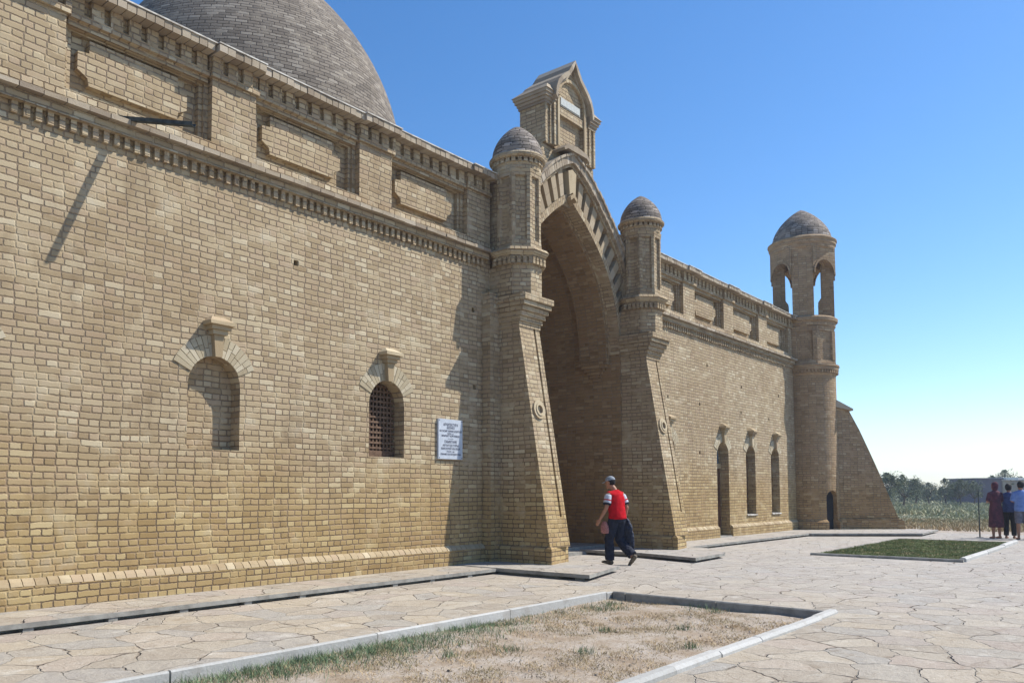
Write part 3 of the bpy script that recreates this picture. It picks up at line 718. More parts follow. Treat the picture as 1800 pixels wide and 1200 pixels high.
for i in (1, 3, 5, 7):
    b = MB(); wd = hwf+.02
    for k in range(12):
        f = lambda q: ((-(wd)*cos(pi*q/12), 9.60+.52*sin(pi*q/12)))
        (u0, z0), (u1, z1) = f(k), f(k+1); g_ = 1.13
        A = [(u0, z0), (u1, z1), (u1*g_, 9.6+(z1-9.6)*1.18), (u0*g_, 9.6+(z0-9.6)*1.18)]
        ra = [fpt(i, u, AP+.03, z) for u, z in A]; rb = [fpt(i, u, AP-.02, z) for u, z in A]; b.loft([ra, rb], True, None)
    b.build('arch_moulding', M['brickfar'], tw)
b = MB(); octbox(b, TX, TY, AP+.0, 10.45, AP+.03, 10.64); b.revolve(TX, TY, [(1.08, 10.55), (1.15, 10.62), (1.16, 10.74), (1.20, 10.80), (1.20, 10.90), (1.235, 10.93), (1.235, 10.98), (1.12, 11.06)], 56)
b.build('tower_cornice', M['brickfar'], tw)
b = MB(); pr = [(1.12, 11.02)]+[(1.07*(1-(i/16)**1.8)**.84, 11.03+1.33*i/16) for i in range(1, 17)]; pr[-1] = (0, 12.36)
b.revolve(TX, TY, pr, 56); b.build('tower_dome', M['smalldome'], tw, smooth=True, merge=True)
DA = radians(-113)
cm_ = MB(); n_ = Vector((cos(DA), sin(DA), 0)); tt = Vector((-sin(DA), cos(DA), 0))
pl_ = [(-.28, .09), (.28, .09), (.28, 1.25)]+[(.28*cos(pi*k/8), 1.25+.28*sin(pi*k/8)) for k in range(1, 8)]+[(-.28, 1.25)]
cm_.prism(pl_, -.5, 1.5, lambda u, v, w_: Vector((TX, TY, v))+n_*w_+tt*u)
mdf = tw.data
bm = bmesh.new(); bm.from_mesh(mdf)      # close the shaft so that the door can be cut out of a solid
bmesh.ops.holes_fill(bm, edges=[e for e in bm.edges if e.is_boundary]); bmesh.ops.recalc_face_normals(bm, faces=bm.faces); bm.to_mesh(mdf); bm.free()
cut(tw, cm_)

b = MB(); dpl = [(-.278, .095), (.278, .095), (.278, 1.25)]+[(.278*cos(pi*k/8), 1.25+.278*sin(pi*k/8)) for k in range(1, 8)]+[(-.278, 1.25)]
b.prism(dpl, .82, .86, lambda u, v, w_: Vector((TX, TY, v))+n_*w_+tt*u); b.build('door', M['blackcl'], tw)  # black panel added in the doorway to paint its darkness, not a leaf

# ---- diagonal buttress at the corner
ud = Vector((.66, -.75, 0)).normalized(); vd = Vector((.75, .66, 0)).normalized(); B0 = Vector((32.18, 9.19, 0))
def dg(s_, z, w_): return B0+ud*s_+vd*w_+Vector((0, 0, z))
b = MB(); prof = [(-.5, 0.0), (2.34, 0.0), (2.24, .5), (1.95, 1.2), (1.60, 2.10), (1.22, 3.0), (.88, 3.78), (.50, 4.52), (-.5, 4.74)]
def dprism(mb, poly, w0, w1):
    n = len(poly); A = [dg(s_, z, w0) for s_, z in poly]; Bq = [dg(s_, z, w1) for s_, z in poly]
    mb.quad(A, [(s_, z) for s_, z in poly]); mb.quad(Bq[::-1], [(s_, z) for s_, z in poly][::-1])
    for i in range(n):
        j = (i+1) % n; mb.quad([A[i], Bq[i], Bq[j], A[j]], [(w0, poly[i][1]), (w1, poly[i][1]), (w1, poly[j][1]), (w0, poly[j][1])])
dprism(b, prof, 0, .9); db = b.build('corner_buttress', M['brickfar'], mau)
b = MB(); dprism(b, [(-.5, -.1), (2.45, -.1), (2.40, .40), (2.30, .47), (-.5, .47)], -.09, .99); b.build('buttress_base', M['brickfar'], db)
b = MB(); dprism(b, [(-.5, 4.743), (.50, 4.53), (.62, 4.50), (.62, 4.57), (-.02, 4.92), (-.5, 5.0)], -.1, 1.0); b.build('buttress_cap', M['cap'], db)

# ---- great dome, roof and the unseen sides
b = MB(); DX, DY = 11.57, 17.0; b.revolve(DX, DY, [(3.95, 7.0), (3.95, 9.2), (3.86, 9.3), (3.86, 9.47)]+[(3.86*cos(pi/2*i/30)**1.48, 9.47+5.37*sin(pi/2*i/30)) for i in range(1, 30)]+[(0, 14.84)], 96)
b.build('great_dome', M['dome'], mau, smooth=True, merge=True)
b = MB(); b.box(-6, 13.1, 11.1, 24, 7.3, 7.5); b.box(18.7, 32.4, 11.0, 24, 7.3, 7.5); b.box(13.1, 18.7, 14.2, 24, 7.3, 7.5); b.build('roof', M['lime'], mau)
b = MB(); b.box(-6, 32.6, 24, 24.5, 0, 7.9); b.box(32.1, 32.6, 11.0, 24, 0, 7.9); b.box(-6.4, -6, 10.3, 24.5, 0, 7.9); b.build('outer_wall', M['brickfar'], mau)

# ---- rain spout
b = MB(); tipp = Vector((5.50, 9.30, 6.24)); base = Vector((4.98, 10.36, 6.47)); dr = (tipp-base).normalized(); sd_ = dr.cross(Vector((0, 0, 1))).normalized(); up_ = sd_.cross(dr)
def ch_(w_, h_): return [base+sd_*a+up_*c_ for a, c_ in w_]
sec = [(-.045, .024), (-.038, -.024), (.038, -.024), (.045, .024), (.040, .024), (.033, -.018), (-.033, -.018), (-.040, .024)]
b.loft([[base+sd_*a+up_*c_ for a, c_ in sec], [tipp+sd_*a+up_*c_ for a, c_ in sec]]); b.build('rain_spout', M['pipe'], mau)

# ---- sign on the wall
sg = empty('sign', (11.62, W-.03, 2.49), 'white metal sign with two blocks of dark lettering on the wall left of the portal', 'sign')
b = MB(); b.box(-.345, .345, -.015, .03, -.38, .38)
so_ = b.build('sign_panel', M['sign'], sg)
b = MB()
b.box(-.08, .08, -.0175, -.0155, .005, .012); b.build('dividing_line', M['ink'], sg)
for (x, z) in ((-.32, .355), (.32, .355), (-.32, -.355), (.32, -.355)): b = MB(); b.box(x-.008, x+.008, -.02, -.0152, z-.008, z+.008); b.build('screw', M['ink'], sg)
LN = [('АРХИТЕКТУРА', .42, .25, .055), ('КЕСЕНЕСІ', .22, .195, .045), ('XIX ҒАСЫР ТАРИХИ ЕСКЕРТКІШ', .64, .135, .038), ('XIX ғ.', .2, .09, .034), ('МЕМЛЕКЕТ ҚОРҒАУЫНДА', .52, .045, .036),
      ('ПАМЯТНИК', .36, -.075, .055), ('АРХИТЕКТУРЫ', .46, -.14, .045), ('МАВЗОЛЕЙ XIX ВЕКА', .54, -.20, .042), ('XIX в.', .24, -.25, .034), ('ОХРАНЯЕТСЯ ГОСУДАРСТВОМ', .58, -.305, .036)]
tm = []
for (t, wd, z, h) in LN:
    cu = bpy.data.curves.new('t', 'FONT'); cu.body = t; cu.align_x = 'CENTER'; cu.size = 1; cu.offset = .012; cu.extrude = .02
    o = bpy.data.objects.new('t', cu); COL.objects.link(o); dgp = bpy.context.evaluated_depsgraph_get(); dgp.update()
    me = bpy.data.meshes.new_from_object(o.evaluated_get(dgp)); xs = [v.co.x for v in me.vertices]
    if xs:
        k = wd/(max(xs)-min(xs)); ky = h/.75
        for v in me.vertices: v.co = Vector((v.co.x*k, -.0165-v.co.z*.05, z+v.co.y*ky))
        tm.append(me)
    bpy.data.objects.remove(o)
bm = bmesh.new()
for me in tm: bm.from_mesh(me)
me = bpy.data.meshes.new('lettering'); bm.to_mesh(me); bm.free(); me.materials.append(M['ink'])
o = bpy.data.objects.new('lettering', me); COL.objects.link(o); o.parent = sg

# ------------------------------------------------------------------ ground
def sheet(name, rects, z, mat, kind='structure', edge=0):
    b = MB()
    for (x0, x1, y0, y1) in rects: b.quad([(x0, y0, z), (x1, y0, z), (x1, y1, z), (x0, y1, z)])
    o = b.build(name, mat); tag(o, kind=kind); return o
BX0, BX1, BY0, BY1 = -3.0, 10.74, 3.15, 6.30
CX0, CX1, CY0, CY1 = 20.1, 28.2, 3.32, 6.34
PXE = 34.0
b = MB()
def R4(x0, x1, y0, y1):
    b.quad([(x0, y0, 0), (x1, y0, 0), (x1, y1, 0), (x0, y1, 0)])
R4(-12, PXE, -14, BY0); R4(-12, BX0, BY0, BY1); R4(BX1, CX0, BY0, BY1+.04); R4(-12, BX1, BY1, BY1+.04)
R4(CX0, CX1, BY0, CY0); R4(CX1, PXE, BY0, BY1+.04); R4(-12, PXE, BY1+.04, 24)
pv = b.build('pavement', M['flag']); tag(pv, kind='structure')
b = MB()
xs = [-300, -60, -20, -12, -8, -4]+[i*.5 for i in range(-6, 24)]+[14, 20, 26, 30, 33.9, 34.2, 36, 40, 50, 70, 100, 160, 300, 900]
ys = [-900, -300, -100, -40, -14, -4, 0, 2, 3]+[3.2+i*.2 for i in range(0, 17)]+[8, 12, 20, 40, 100, 300, 900]
def gz(x, y):
    if x < 33.9: return -.10+.012*sin(x*2.1+y)+.012*sin(y*5+x*1.3) if x < 12 else -.10
    return -.02 if x < 60 else -.02-.0 *(x-60)
def gq(x, y): return (x, y, gz(x, y))
for i in range(len(xs)-1):
    for j in range(len(ys)-1): b.quad([gq(xs[i], ys[j]), gq(xs[i+1], ys[j]), gq(xs[i+1], ys[j+1]), gq(xs[i], ys[j+1])])
gr = b.build('ground', M['soil'], merge=True, smooth=True); tag(gr, kind='structure')

# raised apron slabs at the foot of the wall
def slabpoly(mb, poly, z0, z1):
    A = [Vector((x, y, z0)) for x, y in poly]; T = [Vector((x, y, z1)) for x, y in poly]
    mb.quad(T); mb.quad(A[::-1])
    for i in range(len(poly)): j = (i+1) % len(poly); mb.quad([A[i], A[j], T[j], T[i]], None, 1)
b = MB()
slabpoly(b, [(-6, 9.22), (11.70, 9.22), (11.70, 10.29), (-6, 10.29)], .045, .10)
slabpoly(b, [(11.72, 9.22), (11.74, 7.28), (13.58, 7.76), (13.62, 10.6), (11.72, 10.6)], .05, .112)
slabpoly(b, [(16.7, 10.6), (16.7, 9.0), (16.2, 7.46), (17.9, 7.55), (19.2, 8.55), (19.2, 10.6)], .05, .112)
slabpoly(b, [(19.22, 10.29), (19.22, 9.15), (28.3, 9.02), (28.3, 10.29)], .045, .10)
slabpoly(b, [(28.32, 10.29), (28.32, 8.95), (30.75, 6.16), (34.0, 6.3), (34.0, 10.29)], .045, .104)
ap_ = b.build('path', [M['flag'], M['concrete']]); tag(ap_, kind='structure')
b = MB(); b.box(-6, 11.6, 9.36, 10.2, -.05, .044); b.box(19.3, 28.2, 9.25, 10.2, -.05, .044)
b.box(11.85, 13.5, 7.95, 10.2, -.05, .049); b.box(16.8, 19, 8.0, 10.2, -.05, .049); b.box(30.0, 33.8, 7.9, 10.2, -.05, .044); b.box(28.4, 30.0, 8.9, 10.2, -.05, .044)
x = -2.0
while x < 11.4: b.box(x, x+.11, 9.235, 9.37, -.01, .0445, None, .006); x += random.uniform(.85, 1.0)
for (x, y) in ((11.85, 7.5), (12.6, 7.65), (13.3, 7.85), (13.45, 8.5), (16.5, 7.6), (17.3, 7.65)): b.box(x-.05, x+.05, y-.03, y+.1, -.01, .0495, None, .006)
x = 19.6
while x < 28: b.box(x, x+.11, 9.17, 9.3, -.01, .0445); x += 1.0
bo_ = b.build('path_footing', M['concrete']); tag(bo_, kind='structure')

# kerbs round the beds
def kerb(mb, p0, p1, wd, z0, z1, seg, mi_r=.5, jit=.012):
    p0, p1 = Vector((*p0, 0)), Vector((*p1, 0)); d = p1-p0; L = d.length; d.normalize(); n_ = Vector((-d.y, d.x, 0)); s_ = 0
    while s_ < L-.02:
        l = min(seg*random.uniform(.9, 1.1), L-s_); j = [random.uniform(-jit, jit) for _ in range(4)]; i_ = nid(); r_ = wd*.22
        rings = []
        for (ss, jy, jz) in ((s_+.008, j[0], j[1]), (s_+l-.008, j[0]+j[2]*.4, j[1]+j[3]*.4)):
            o_ = p0+d*ss+n_*jy
            rings.append([o_+n_*a+Vector((0, 0, z)) for a, z in ((-wd/2, z0), (wd/2, z0), (wd/2, z1+jz-r_), (wd/2-r_, z1+jz), (-wd/2+r_, z1+jz), (-wd/2, z1+jz-r_))])
        mb.loft(rings, True, i_); s_ += l
kb = MB()
kerb(kb, (BX0, BY1+.0), (BX1+.04, BY1+.0), .06, -.2, .015, 2.3, jit=.006)
kerb(kb, (BX0, BY0), (BX1, BY0), .125, -.2, .055, .92, jit=.012)
kb2 = kb.build('kerb', M['curb']); tag(kb2, kind='structure')
kb = MB(); kerb(kb, (BX1+.0, BY0+.05), (BX1+.0, BY1-.05), .07, -.2, .018, 1.5, jit=.004)
kerb(kb, (CX0, CY0-.05), (CX0, CY1+.05), .10, -.1, .06, 1.6, jit=.004); kerb(kb, (CX1, CY0+.05), (CX1, CY1), .1, -.1, .05, 1.6); kerb(kb, (CX0, CY1), (CX1, CY1), .09, -.1, .03, 1.6)
o = kb.build('kerb', M['concrete']); tag(o, kind='structure')
kb = MB(); kerb(kb, (CX0+.15, CY0), (CX1+.1, CY0), .13, -.1, .085, 2.6, jit=.02)
o = kb.build('kerb', M['curb']); tag(o, kind='structure')
b = MB(); b.quad([(CX0+.05, CY0+.06, .01), (CX1-.05, CY0+.06, .01), (CX1-.05, CY1-.04, .01), (CX0+.05, CY1-.04, .01)])
o = b.build('soil_bed', M['soil']); tag(o, kind='structure')

# grass
def blades(name, pts, mat, label, cat='grass'):
    b = MB()
    for (x, y, z, h, wd, lean) in pts:
        a = random.uniform(0, 2*pi); dx, dy = cos(a)*wd, sin(a)*wd; l = random.uniform(0, lean); b2 = random.uniform(0, 2*pi); lx, ly = cos(b2)*l*h, sin(b2)*l*h
        uv = [(random.random(), random.random())]
        b.quad([(x-dx, y-dy, z), (x+dx, y+dy, z), (x+dx*.6+lx*.45, y+dy*.6+ly*.45, z+h*.6), (x-dx*.6+lx*.45, y-dy*.6+ly*.45, z+h*.6)], uv*4)
        b.quad([(x-dx*.6+lx*.45, y-dy*.6+ly*.45, z+h*.6), (x+dx*.6+lx*.45, y+dy*.6+ly*.45, z+h*.6), (x+lx, y+ly, z+h)], uv*3)
    o = b.build(name, mat); tag(o, label, cat, kind='stuff'); return o
rnd = random.uniform
def hash2(x, y): return (sin(x*3.1+1.3*sin(y*2.7))+sin(y*4.3+x*1.7+2)+sin(x*7.7-y*3.3))/3
pts = []
for _ in range(17000):           # green strip along the building-side kerb
    x = rnd(3.0, 9.6); dens = smoothstep(3.2, 4.0, x)*(1-smoothstep(7.2, 8.6, x))+.12
    y = BY1-.05-abs(random.gauss(0, .30)); 
    if random.random() < dens*(.38+1.0*max(0, hash2(x*2.9, y*3.1))): pts.append((x, y, -.1, rnd(.02, .10)*(1 if x < 7.6 else .6)*(.65+.5*random.random()), .003, 1.4))
for (cx, cy, r_, n_) in ((10.15, 5.95, .13, 80), (9.7, 5.8, .25, 160), (10.5, 4.9, .2, 90), (10.45, 4.55, .12, 50), (8.2, 4.9, .1, 60), (7.0, 4.4, .1, 60), (6.6, 5.0, .12, 60), (8.9, 4.3, .09, 50), (7.9, 3.7, .1, 60), (6.0, 5.3, .1, 50)):
    for _ in range(n_): pts.append((random.gauss(cx, r_*.6), random.gauss(cy, r_*.6), -.1, rnd(.03, .10), .0035, 1.1))
blades('grass', pts, M['grass'], 'green grass growing along the kerb of the near dry bed')
pts = []
for _ in range(60000):
    x, y = rnd(1.5, BX1-.08), rnd(BY0+.08, BY1-.06)
    h = hash2(x*1.3+4, y*1.9)+.6*hash2(x*5, y*6)+.4*random.random()
    if h > .25 or (y > 5.6 and random.random() < .4) or random.random() < .12: pts.append((x, y, -.105+rnd(0, .012), rnd(.012, .04), .003, 3.0))
blades('dry_grass', pts, M['dry'], 'short dead straw-coloured grass over the sunken bed')
pts = [(rnd(CX0+.08, CX1-.08), rnd(CY0+.08, CY1-.06), 0.0, rnd(.02, .075), .007, 1.2) for _ in range(60000)]
pts = [p for p in pts if hash2(p[0]*1.6, p[1]*2.9)+.5*hash2(p[0]*5, p[1]*7) > -.45+.5*random.random() or random.random() < .25]
blades('lawn', pts, M['lawn'], 'green rectangular lawn inside white kerbs before the far windows')
pts = [(rnd(CX0+.1, CX1-.1), rnd(CY0+.1, CY1-.1), 0.0, rnd(.02, .07), .006, 2.0) for _ in range(30000)]
pts = [p for p in pts if hash2(p[0]*1.3+7, p[1]*2.3)+.6*hash2(p[0]*4, p[1]*6) > .35]
blades('dry_lawn', pts, M['dry'], 'dry straw patches in the far green lawn')
pts = []
for _ in range(70000):
    r_ = 46+ (random.random()**1.3)*130; a = rnd(radians(-2), radians(26)); x, y = r_*cos(a), r_*sin(a)
    if x > 33 and not (x < 36): pts.append((x, y, -.03, rnd(.12, .42)*(1 if r_ > 60 else .55)*(.7+.6*max(-1, hash2(x*.11, y*.11))), .015+r_*.0006, 1.2))
blades('field_grass', pts, M['field'], 'tall grey-green wild grass filling the field beyond the building')
pts = []
for _ in range(14000):
    r_ = rnd(36.5, 50); a = rnd(radians(3), radians(22)); pts.append((r_*cos(a), r_*sin(a), -.03, rnd(.05, .2), .018, 1.5))
blades('dead_weeds', pts, M['dry'], 'strip of rusty dead weeds at the edge of the field')

b = MB()
for _ in range(2600):
    x, y, r_ = rnd(2.5, BX1-.1), rnd(BY0+.1, BY1-.08), rnd(.004, .014)*(1 if random.random() < .93 else 2.2)
    z = -.103; ring = [Vector((x+cos(a)*r_*rnd(.7, 1.2), y+sin(a)*r_*rnd(.7, 1.2), z)) for a in (0, 1.26, 2.5, 3.77, 5.0)]; tp_ = [Vector((p.x*.5+x*.5, p.y*.5+y*.5, z+r_*rnd(.4, .8))) for p in ring]
    b.loft([ring, tp_], True, nid())
o = b.build('pebbles', M['pebble']); tag(o, 'small pebbles and crumbs of clay scattered over the near dry bed', 'pebbles', kind='stuff')

# bushes on the horizon
def bush(x, y, h, wd, trunk, seed, label, nleaf=2600, open_=.0):
    rs = random.Random(seed)
    e = empty('tree', (x, y, -.05), label, 'tree', 'trees along the far edge of the field')
    b = MB()
    def limb(p, q, r0, r1):
        d = (q-p).normalized(); s_ = d.orthogonal().normalized(); t_ = d.cross(s_)
        b.loft([[p+(s_*cos(a*pi/3)+t_*sin(a*pi/3))*r0 for a in range(6)], [q+(s_*cos(a*pi/3)+t_*sin(a*pi/3))*r1 for a in range(6)]])
    top = Vector((rs.uniform(-.1, .1)*wd, rs.uniform(-.1, .1)*wd, h*trunk)); limb(Vector((0, 0, 0)), top, h*.035, h*.024)
    cl = []
    for i in range(11):
        a = rs.uniform(0, 2*pi); rr = rs.uniform(.15, .5)*wd; q = Vector((cos(a)*rr, sin(a)*rr, h*rs.uniform(.42, .88))); limb(top, q, h*.016, h*.006); cl.append((q, rs.uniform(.13, .24)*h))
    cl.append((Vector((0, 0, h*.86)), .15*h)); cl.append((Vector((rs.uniform(-.2, .2)*wd, 0, h*.96)), .07*h))
    b.build('trunk', M['bark'], e)
    b = MB()
    for k in range(nleaf):
        c_, r_ = rs.choice(cl); d = Vector((rs.gauss(0, 1), rs.gauss(0, 1), rs.gauss(0, .8))); d = d.normalized()*r_*rs.uniform(.35, 1.12)
        p = c_+d; p.z = max(p.z, h*.1); s_ = h*rs.uniform(.013, .03); u = Vector((rs.gauss(0, 1), rs.gauss(0, 1), rs.gauss(0, 1))).normalized(); v = u.orthogonal().normalized()
        uv = [(rs.random(), rs.random())]*4
        b.quad([p-u*s_, p-v*s_*.7, p+u*s_, p+v*s_*.7], uv)
    b.build('crown', M['leaf'], e)
TR = [(1560, 832, 34), (1587, 835, 44), (1608, 842, 26), (1633, 848, 28), (1662, 841, 34), (1688, 843, 36), (1712, 846, 30), (1766, 826, 34), (1745, 836, 24), (1795, 838, 22)]
TL = ['rounded dark bush just past the foot of the sloping corner buttress', 'broad dark bush, second to the right of the sloping buttress', 'low bush in the dip right of the broad dark one', 'small low bush midway along the far field edge',
      'loose-topped bush at the middle of the far field edge', 'dense bush left of the violet-walled house', 'low bush touching the left end of the violet-walled house', 'tall feathery tree rising behind the violet-walled house', 'thin sapling behind the flat violet roof', 'sparse tree at the right edge of the picture behind the white roof']
def ray(px, py): return (right*(px-PX)+down*(py-PY)+fwd*FPX)
for i, (px, top, wpx) in enumerate(TR):
    D = [76, 80, 92, 96, 86, 84, 88, 112, 108, 112][i]; r_ = ray(px, 863); r_.z = 0; r_ = r_/(fwd.x*r_.x+fwd.y*r_.y)*D
    h = 1.55+(863-top)/FPX*D; bush(r_.x, r_.y, h, wpx/FPX*D*1.15, .28 if i < 7 else .5, 40+i, TL[i], 2600 if i not in (7, 8, 9) else 1300)
# field hedge line that closes the horizon
b = MB()
for k in range(26000):
    a = rnd(radians(-12), radians(30)); D = rnd(118, 150); hh = 1.9+1.1*hash2(a*40, 1)+.5*hash2(a*140, 3); x, y = D*cos(a), D*sin(a); z = rnd(0, max(.6, hh)); s_ = rnd(.12, .3)
    u = Vector((random.gauss(0, 1), random.gauss(0, 1), random.gauss(0, 1))).normalized(); v = u.orthogonal().normalized(); p = Vector((x, y, z)); uv = [(random.random(), random.random())]*4
    b.quad([p-u*s_, p-v*s_*.7, p+u*s_, p+v*s_*.7], uv)
o = b.build('scrub', M['leaf']); tag(o, 'continuous low dark scrub along the horizon behind the bushes', 'scrub', kind='stuff')

# house far right
hs = empty('house', (0, 0, 0), 'low flat-roofed house with violet and tan walls behind the group of people', 'house')
r0 = ray(1728, 863); r0.z = 0; r0 = r0/(fwd.x*r0.x+fwd.y*r0.y)*98
ua = Vector((.60, -.80, 0)); va = Vector((.80, .60, 0))
hs.location = (r0.x, r0.y, 0); hs.rotation_euler.z = atan2(ua.y, ua.x)
b = MB(); b.box(-.8, 2.2, 0, 6, -.1, 2.95); b.build('wall', M['purplewall'], hs)
b = MB(); b.box(2.2, 9.5, -.3, 6, -.1, 2.75); b.build('wall', M['tanwall'], hs)
b = MB(); b.box(-.95, 2.3, -.2, 6.3, 2.951, 3.1); b.build('roof', M['purplewall'], hs)
b = MB(); b.box(2.31, 3.7, -.7, 6.3, 2.85, 3.15); b.box(4.3, 9.8, -.7, 6.3, 2.85, 3.12); b.build('roof', M['whiteroof'], hs)
for (xa, xb) in ((3.9, 4.5), (6.2, 7.0)): b = MB(); b.box(xa, xb, -.35, -.301, .9, 2.1); b.build('window', M['glass'], hs)
b = MB(); b.box(5.0, 5.25, -.45, -.301, -.1, 2.8); b.build('door', M['blue2'], hs)

# ------------------------------------------------------------------ people
def tube(mb, path, rad, n=14, mi=None, flat=None, side=None):
    """path of points, rad: list of r or (rside, rdepth)"""
    rings = []; P = [Vector(p) for p in path]
    for i, p in enumerate(P):
        d = (P[min(i+1, len(P)-1)]-P[max(i-1, 0)]).normalized()
        s_ = Vector(side) if side else (Vector((1, 0, 0)) if abs(d.x) < .8 else Vector((0, 1, 0)))
        s_ = (s_-d*s_.dot(d)).normalized(); t_ = d.cross(s_); r_ = rad[i] if isinstance(rad[i], tuple) else (rad[i], rad[i])
        rings.append([p+s_*cos(2*pi*k/n)*r_[0]+t_*sin(2*pi*k/n)*r_[1] for k in range(n)])
    mb.loft(rings, True, None, mi)
def remeshed(mb, name, mat, parent, vox=.012, sm=3):
    o = mb.build(name, mat, parent, merge=True)
    md = o.modifiers.new('r', 'REMESH'); md.mode = 'VOXEL'; md.voxel_size = vox; md.use_smooth_shade = True
    s_ = o.modifiers.new('s', 'SMOOTH'); s_.iterations = sm; s_.factor = .5
    bake(o); o.data.materials.clear() if not o.data.materials else None
    if not o.data.materials: o.data.materials.append(mat)
    o.data.polygons.foreach_set('use_smooth', [True]*len(o.data.polygons)); return o
def hand(mb, w_, d, n_, curl=.5):
    """palm at wrist w_, pointing along d, palm normal n_"""
    d = Vector(d).normalized(); n_ = Vector(n_); n_ = (n_-d*n_.dot(d)).normalized(); s_ = d.cross(n_); w_ = Vector(w_)
    tube(mb, [w_, w_+d*.045, w_+d*.095], [(.026, .018), (.040, .017), (.037, .015)], 10, side=s_)
    for k, l in enumerate((.068, .078, .072, .056)):
        a = w_+d*.09+s_*(-.030+.020*k); b_ = a+d*l*.5+n_*l*.18*curl; c_ = b_+d*l*.35+n_*l*.4*curl
        tube(mb, [a, b_, c_], [.0095, .009, .0075], 8)
    a = w_+d*.03-s_*.03; tube(mb, [a, a-s_*.025+d*.03+n_*.01, a-s_*.03+d*.06+n_*.025], [.012, .011, .009], 8)
def head(mb, c_, fdir, tilt=0.0, sc=1.0):
    """skull, jaw, nose, ears around c_"""
    c_ = Vector(c_); f = Vector(fdir).normalized(); u = Vector((0, 0, 1)); s_ = f.cross(u).normalized(); u = s_.cross(f).normalized()
    n = 18; rings = []
    prof = [(-.125, .012, .06), (-.115, .040, .045), (-.09, .058, .03), (-.05, .068, .012), (0, .075, 0), (.045, .078, -.006), (.08, .070, -.008), (.105, .050, -.008), (.12, .02, -.006)]
    for (z, r_, fo) in prof:
        rings.append([c_+(u*z+f*(fo+cos(2*pi*k/n)*r_*1.2)+s_*sin(2*pi*k/n)*r_*.98)*sc for k in range(n)])
    mb.loft(rings)
    tube(mb, [c_+(f*.082+u*.03)*sc, c_+(f*.108-u*.018)*sc, c_+(f*.085-u*.03)*sc], [.009*sc, .014*sc, .010*sc], 8)
    tube(mb, [c_+(f*.088-u*.055-s_*.02)*sc, c_+(f*.096-u*.055)*sc, c_+(f*.088-u*.055+s_*.02)*sc], [.006*sc, .009*sc, .006*sc], 8, side=tuple(u))
    for q in (-1, 1): tube(mb, [c_+(s_*q*.070-u*.03)*sc, c_+(s_*q*.084+u*.0)*sc, c_+(s_*q*.072+u*.03)*sc], [.008*sc, .014*sc, .008*sc], 8)
    return f, s_, u

